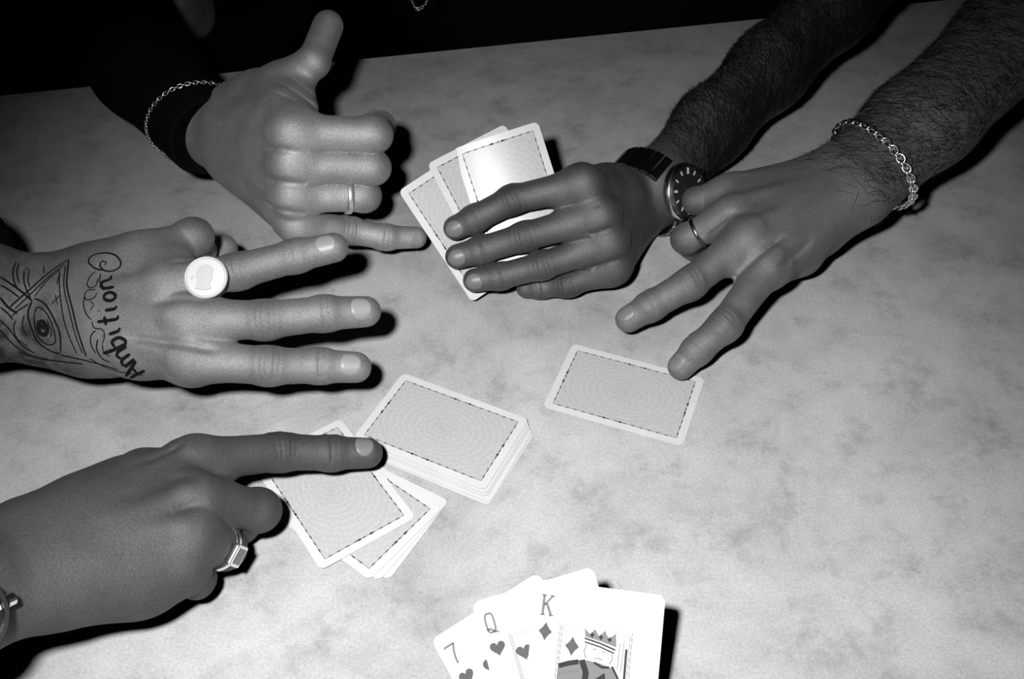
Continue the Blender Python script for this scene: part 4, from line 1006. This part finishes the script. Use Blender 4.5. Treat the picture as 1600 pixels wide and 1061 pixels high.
    (2.2, [(-257.6, -72.6, 83.2), (-256.9, -73.5, 82.2), (-256.1, -74.4, 81.3)]),
    (0.7, [(-254.9, -70, 85.6), (-254.3, -71, 84.8), (-253.6, -72, 83.9), (-253, -72.9, 83.1), (-252.4, -73.8, 82.3), (-252, -74.7, 81.6), (-251.9, -75.8, 80.4), (-252, -76.7, 79.3), (-252.2, -77.5, 78.2)]),
    (0.7, [(-270.5, -72.2, 86.4), (-271, -73.2, 85.5), (-271.5, -74.3, 84.6), (-271.8, -75.3, 83.3), (-271.7, -75.9, 82.4), (-271.6, -76.6, 81.2), (-271.4, -77.2, 79.9), (-271, -77.7, 78.7), (-270.6, -78.1, 77.6), (-269.9, -78.4, 76.7), (-269.1, -78.6, 75.9), (-268.2, -78.8, 75.1), (-267.2, -79, 74.4), (-266.3, -79.2, 73.7)]),
    (0.7, [(-266.8, -69.4, 87.4), (-266.9, -70.3, 86.6), (-267.1, -71.3, 85.8), (-267.4, -72.2, 84.9), (-267.5, -73.1, 84), (-267.5, -73.8, 83.2), (-267.3, -74.6, 82.1), (-266.9, -75.4, 80.9), (-266.3, -76, 79.8), (-265.9, -76.7, 78.6)]),
    (0.8, [(-272.2, -71.6, 88.3), (-271.6, -70.5, 88.9), (-270.5, -69.1, 89.5), (-269.8, -68.4, 89.7), (-268.9, -67.5, 89.9), (-267.9, -66.7, 90.1), (-266.9, -65.8, 90.3), (-265.8, -64.9, 90.5), (-264.8, -64, 90.8)]),
    (0.6, [(-252.8, -64, 90.1), (-252, -63.1, 90.6), (-251.2, -62.3, 91.2), (-250.5, -61.4, 91.7), (-249.7, -60.6, 92.2), (-248.9, -59.7, 92.7), (-248.2, -58.8, 93.2)]),
    (0.6, [(-251.3, -58.7, 93.1), (-250.8, -60.1, 92.4), (-250.2, -61.5, 91.7), (-249.7, -62.8, 91), (-249.2, -64.1, 90.3)]),
    (0.6, [(-251, -46.2, 98.5), (-251, -47.8, 98), (-251.1, -49.3, 97.4), (-251.1, -50.8, 96.9), (-251.2, -52.3, 96.3), (-251.3, -53.7, 95.6)]),
    (0.8, [(-275.1, -42.9, 102.7), (-275, -44.9, 102.7), (-274.9, -46.7, 102.6), (-274.8, -48.5, 102.4), (-274.5, -50.3, 102), (-274.2, -51.7, 101.5), (-273.7, -53.2, 100.8), (-273.2, -54.6, 100.1), (-272.7, -55.9, 99.3), (-272.1, -56.9, 98.5), (-271.3, -57.8, 97.5), (-270.4, -58.4, 96.7), (-269.4, -58.9, 95.8), (-268.5, -59.5, 95)]),
    (0.8, [(-273.7, -42.7, 101.9), (-273.5, -44.4, 101.8), (-273.4, -46.1, 101.7), (-273.3, -47.7, 101.5), (-273, -49.2, 101.1), (-272.6, -50.5, 100.7), (-272.2, -51.7, 100.1), (-271.7, -52.9, 99.5), (-271.2, -54.1, 98.9), (-270.8, -55.2, 98.2)]),
    (0.8, [(-270.2, -46.8, 100.2), (-269.8, -48.3, 99.8), (-269.5, -49.7, 99.3), (-269.3, -51.1, 98.8), (-269, -52.4, 98.3), (-268.7, -53.5, 97.8), (-268.2, -54.9, 97), (-267.5, -56.2, 96.2), (-266.9, -57.3, 95.4), (-266.1, -58.5, 94.5), (-265.3, -59.7, 93.5), (-264.4, -60.8, 92.6)]),
    (0.7, [(-267.6, -46.1, 99.6), (-267.5, -47.8, 99.1), (-267.4, -49.5, 98.7), (-267.2, -51.1, 98.1), (-266.9, -52.4, 97.5), (-266.4, -53.7, 96.9), (-265.9, -54.9, 96.2), (-265.5, -56.1, 95.5)]),
    (0.7, [(-270.2, -46.8, 100.2), (-269.3, -44.8, 100.2), (-267.4, -46.3, 99.5)]),
    (1.2, [(-278.7, -56.4, 103.9), (-277.8, -56.6, 103.1), (-277, -56.8, 102.4), (-276.1, -57, 101.7), (-275.3, -57.2, 100.9), (-274.4, -57.4, 100.1), (-273.6, -57.6, 99.4), (-272.8, -57.8, 98.7), (-271.9, -58, 97.9), (-271.1, -58.3, 97.1), (-270.2, -58.6, 96.4), (-269.3, -59, 95.7), (-268.3, -59.4, 94.9), (-267.4, -59.9, 94.2), (-266.4, -60.5, 93.5), (-265.4, -61, 92.8), (-264.4, -61.6, 92.1), (-263.4, -62.2, 91.5)]),
    (1, [(-277.9, -60.6, 101.7), (-276.9, -60.7, 100.8), (-275.9, -60.7, 99.9), (-274.9, -60.9, 99), (-273.8, -61, 98.1), (-273, -61.2, 97.3), (-272.2, -61.4, 96.4), (-271.3, -61.7, 95.6), (-270.4, -62, 94.8), (-269.6, -62.3, 94)]),
    (1.3, [(-277.2, -66.5, 97.8), (-276.5, -67, 96.8), (-275.8, -67.5, 95.8), (-275.2, -68, 94.7), (-274.5, -68.4, 93.7), (-273.8, -68.7, 92.7), (-273.1, -68.9, 91.8), (-272.3, -69.1, 91), (-271.5, -69.2, 90.2), (-270.6, -69.3, 89.4), (-269.8, -69.5, 88.7)]),
    (0.9, [(-276.9, -70.5, 94.4), (-276.1, -70.6, 93.3), (-275.3, -70.8, 92.3), (-274.5, -71, 91.3), (-273.8, -71.2, 90.3), (-273.1, -71.6, 89.1), (-272.5, -72.1, 88), (-271.9, -72.6, 86.9)]),
    (0.7, [(-261.1, -41.7, 99.3), (-260.7, -43.7, 99), (-260.3, -45.5, 98.6), (-259.9, -47.2, 98.2)]),
    (0.8, [(-277.1, -75.1, 89.2), (-276.5, -75.3, 88.2), (-276, -75.5, 87.3), (-275.4, -75.6, 86.3), (-274.8, -75.8, 85.3), (-274.2, -76, 84.3), (-273.6, -76.3, 83.2), (-273.1, -76.6, 82.2), (-272.7, -77, 81.2), (-272.2, -77.4, 80.2), (-271.7, -77.7, 79.1), (-271.2, -78.1, 77.9), (-270.6, -78.5, 76.8), (-270.1, -78.8, 75.8), (-269.5, -79.1, 74.8), (-268.7, -79.3, 73.8), (-267.8, -79.6, 72.9), (-266.9, -79.7, 72), (-266, -79.9, 71.2), (-265.1, -80, 70.3), (-264.1, -80.2, 69.5), (-263.2, -80.4, 68.6)]),
    (0.8, [(-277.6, -78.1, 84.9), (-277.1, -78.3, 83.7), (-276.6, -78.5, 82.5), (-276.2, -78.8, 81.3), (-275.7, -79, 80.1), (-275.2, -79.2, 78.9), (-274.6, -79.4, 77.7), (-274, -79.5, 76.5), (-273.4, -79.6, 75.4), (-272.7, -79.8, 74.4), (-272, -79.9, 73.3), (-271.2, -80, 72.3), (-270.4, -80.2, 71.3), (-269.5, -80.3, 70.4), (-268.6, -80.4, 69.5), (-267.6, -80.4, 68.7), (-266.6, -80.5, 68), (-265.6, -80.5, 67.5), (-264.5, -80.5, 67), (-263.3, -80.6, 66.6), (-262.1, -80.7, 66.3), (-260.8, -80.9, 66), (-259.4, -81.1, 65.9), (-258, -81.4, 65.8), (-256.7, -81.8, 65.6)]),
    (0.9, [(-271.5, -80.5, 70), (-270.6, -80.5, 69.4), (-269.6, -80.5, 68.8), (-268.7, -80.5, 68.2), (-267.8, -80.5, 67.7), (-266.9, -80.5, 67.1), (-265.9, -80.5, 66.5), (-264.9, -80.6, 66), (-263.7, -80.6, 65.5), (-262.5, -80.7, 65.2), (-261.3, -80.9, 65), (-260, -81.1, 64.9), (-258.6, -81.4, 64.9), (-257.2, -81.7, 65), (-255.6, -82, 65.2), (-254.1, -82.4, 65.4), (-252.5, -82.8, 65.6), (-251, -83.3, 65.8), (-249.5, -83.7, 66.1), (-248.1, -84, 66.2), (-246.7, -84.4, 66.4), (-245.1, -84.7, 66.5), (-243.6, -85, 66.6), (-242.2, -85.3, 66.6), (-240.8, -85.5, 66.6), (-239.5, -85.7, 66.6), (-238.2, -85.9, 66.5), (-236.9, -86, 66.5), (-235.6, -86.2, 66.4)]),
    (0.9, [(-247.7, -83.2, 70.2), (-246.3, -83.5, 70.2), (-245.1, -83.8, 70.2), (-243.8, -84.1, 70.2), (-242.5, -84.4, 70.1), (-241.2, -84.6, 70.1), (-239.9, -84.9, 69.9), (-238.4, -85.2, 69.7), (-237.3, -85.3, 69.6), (-236.1, -85.5, 69.4), (-234.9, -85.7, 69.2), (-233.7, -86, 69), (-232.4, -86.2, 68.7), (-231.1, -86.4, 68.4), (-229.8, -86.6, 68.2), (-228.6, -86.8, 67.9), (-227.4, -87, 67.7), (-226.2, -87.2, 67.5), (-224.7, -87.6, 67.3), (-223.3, -88, 67.2), (-221.9, -88.4, 67), (-220.5, -88.9, 67), (-219.1, -89.3, 66.8), (-217.8, -89.7, 66.7), (-216.4, -90.1, 66.6), (-215, -90.5, 66.5)]),
    (0.8, [(-230.9, -85.9, 70.5), (-229.9, -86.2, 69.9), (-228.9, -86.5, 69.3), (-228, -86.8, 68.6), (-227, -87, 67.9), (-226, -87.3, 67.3), (-224.9, -87.6, 66.7), (-223.7, -87.9, 66.3), (-222.6, -88.2, 65.9), (-221.5, -88.6, 65.7), (-220.3, -88.9, 65.5), (-219, -89.3, 65.3), (-217.8, -89.7, 65.2), (-216.4, -90.1, 65.1), (-215, -90.5, 65), (-213.6, -90.9, 65), (-212.4, -91.2, 65), (-211.1, -91.5, 65), (-209.8, -91.8, 65), (-208.5, -92, 65), (-207.2, -92.3, 65), (-205.9, -92.5, 65), (-204.6, -92.6, 65), (-203.3, -92.8, 64.9), (-202.1, -92.9, 64.8), (-200.8, -93.1, 64.7)]),
]

def tattoo_ribbons(strokes, tree, parent):
    """each inked line is a narrow ribbon lying on the skin"""
    groups = {}
    for k, (w, pts) in enumerate(strokes):
        mb = MB(); v = []
        pts = [V(p) for p in pts]
        for i, p in enumerate(pts):
            h = tree.find_nearest(Vector(p * MM))
            q = V(h[0]) / MM; n = nrm(V(h[1]))
            t = nrm(pts[min(i + 1, len(pts) - 1)] - pts[max(i - 1, 0)]); sd = nrm(np.cross(n, t))
            ww = w * 0.5 * (0.55 if i in (0, len(pts) - 1) else 1.0)
            for z, e in ((0.14, 1), (0.14, -1)): v.append(q + n * z + sd * ww * e)
        f = [(2 * i, 2 * i + 1, 2 * i + 3, 2 * i + 2) for i in range(len(pts) - 1)]
        mb.add(v, f); mb.build('tattoo_line', 'ink', parent)
tattoo_ribbons(TATTOO, tree_c, body_c)
vc = np.empty(len(body_c.data.vertices) * 3, np.float32); body_c.data.vertices.foreach_get('co', vc); vc = vc.reshape(-1, 3) / MM
al = (vc - V(hb_c.W)) @ hb_c.fwd; sd = (vc - V(hb_c.W)) @ hb_c.lat
wash = np.clip((44 - al) / 26, 0, 1) * np.clip(0.65 + (-sd) / 60.0 + (6 - al) / 80.0, 0.45, 1)
body_c.data.attributes.new('ink_wash', 'FLOAT', 'POINT').data.foreach_set('value', wash.astype(np.float32))

def arm_hair(o, W, axis, lat, count, t0, t1, length, width, dens, seed):
    r = np.random.default_rng(seed)
    me = o.data; nP = len(me.polygons)
    cen = np.empty(nP * 3, np.float32); me.polygons.foreach_get('center', cen); cen = cen.reshape(-1, 3) / MM
    nor = np.empty(nP * 3, np.float32); me.polygons.foreach_get('normal', nor); nor = nor.reshape(-1, 3)
    t = (cen - W) @ axis
    w = np.clip((t - t0) / 45.0, 0, 1) * (t < t1) * np.clip(0.55 + nor @ V(dens), 0.0, 1)
    pick = r.choice(nP, count, p=w / w.sum())
    v, f = [], []
    for i in pick:
        p = cen[i].astype(float); n = nor[i].astype(float)
        d = lat * r.normal(0.9, 0.25) - axis * r.normal(0.55, 0.3) + r.normal(0, 0.22, 3)
        d = nrm(d - n * (d @ n)); sd = np.cross(n, d); cv = r.normal(0, 0.25)
        L = length * r.uniform(0.6, 1.3); b = len(v)
        for k in range(4):
            s_ = k / 3.0
            q = p + d * L * s_ + sd * cv * L * s_ * s_ + n * (0.25 + 1.1 * s_ - 0.9 * s_ * s_)
            ww = width * (1 - 0.75 * s_) * 0.5
            v.append(q + sd * ww); v.append(q - sd * ww)
        f += [(b + 2 * k, b + 2 * k + 1, b + 2 * k + 3, b + 2 * k + 2) for k in range(3)]
    h = mesh_obj('arm_hair', v, f, 'hair', o.parent)
    return tag(h, kind='stuff')
arm_hair(body_e, V(hb_e.W), nrm(V(hb_e.F[0]) - V(hb_e.W)), hb_e.lat, 7500, -22, 330, 11.0, 0.34, (-0.1, -0.4, 0.9), 11)
arm_hair(body_b, V(hb_b.F[0]), nrm(V(hb_b.F[1]) - V(hb_b.F[0])), nrm(np.cross(V(hb_b.F[1]) - V(hb_b.F[0]), (0, 0, 1))), 13000, 12, 330, 12.0, 0.36, (-0.1, -0.4, 0.9), 12)

# ------------------------------------------------------------------ clothes of the people round the table
def cloth(name, person, cones, voxel=2.5, mat='black_cloth', cuts=(), k=18):
    B = Body()
    for c in cones: B.mass.append((cone(*c[:4]), k))
    for c in cuts: B.cuts.append((cone(*c), 3.0))
    v, q = B.mesh(voxel)
    return big_mesh(name, v, q, mat, person)
cA0, cA1 = V((-211.8, 129.4, 74.0)), V((-276.5, 210.0, 80.0)); aA = nrm(cA1 - cA0)
sleeve_a = cloth('sleeve', person_a, [(cA0, cA1, 31, 37), (cA1, (-345.7, 323.7, 100.0), 36, 46)], 2.0, cuts=[(cA0 - aA * 47, cA0 - aA * 46, 50, 50)])
# fine chain resting on the black cuff
tree_s = bvh(sleeve_a)
cA = cA0 + aA * 19; xA = nrm(aA + V((0.25, 0.0, 0.1)))
Q, E = resample(loop_on(tree_s, cA, xA, (0, 0, 1), 1.0, 72), 2.7)
chain('chain_bracelet', 'fine glittering chain bracelet over the black cuff', 'bracelet', Q, E, link_mesh(2.0, 1.25, 0.5, 12, 5), 'silver', 0.7)

cloth('shirt', person_a, [((-400, 640, -330), (-400, 600, -80), 140, 125), ((-540, 590, -40), (-280, 590, -40), 80, 80), ((-540, 590, -40), (-345.7, 323.7, 100.0), 75, 48)], 5.0, k=60)
nk = V((-340.9, 459.8, 10.0)) + V((-8, 40, -16))
neck = cloth('neck', person_a, [(nk, nk + V((-6, 30, 110)), 40, 60), (nk, nk + V((18, 6, -22)), 38, 22)], 3.0, 'skin_thumb_hand')
shirt_b = cloth('shirt', person_b, [((40, 680, -330), (40, 640, -80), 140, 125), ((-70, 630, -40), (190, 630, -40), 80, 80), ((190, 630, -40), (340.3, 388.6, 110.0), 75, 50)], 5.0, k=60)
cloth('sleeve', person_c, [((-323.3, -21.8, 92.0), (-373.2, -44.4, 122.0), 33, 44)], 2.5)
# necklace hanging forward from the middle person
pts = [(-97.3, 450.6, 42.0), (-94.5, 421.1, 42.0), (-91.7, 397.9, 42.0), (-88.6, 386.6, 42.0), (-85.2, 380.4, 42.0), (-81.4, 383.5, 42.0), (-78.4, 390.3, 42.0), (-77.3, 401.7, 42.0), (-76.8, 423.7, 42.0), (-76.6, 450.6, 42.0)]
pts = [(V(p), V((0.2, -0.8, 0.5))) for p in pts]
Q0 = np.array([p for p, d in pts]); Ls = np.concatenate([[0], np.cumsum(np.linalg.norm(np.diff(Q0, axis=0), axis=1))])
ts = np.arange(0, Ls[-1], 3.4); Q = np.stack([np.interp(ts, Ls, Q0[:, k]) for k in range(3)], 1); E = np.array([(0.2, -0.8, 0.5)] * len(Q))
chain('chain_necklace', 'silver chain necklace hanging in the dark beyond the far table edge', 'necklace', Q, E, link_mesh(2.6, 1.7, 0.6, 12, 5), 'silver', 0.6, closed=False)
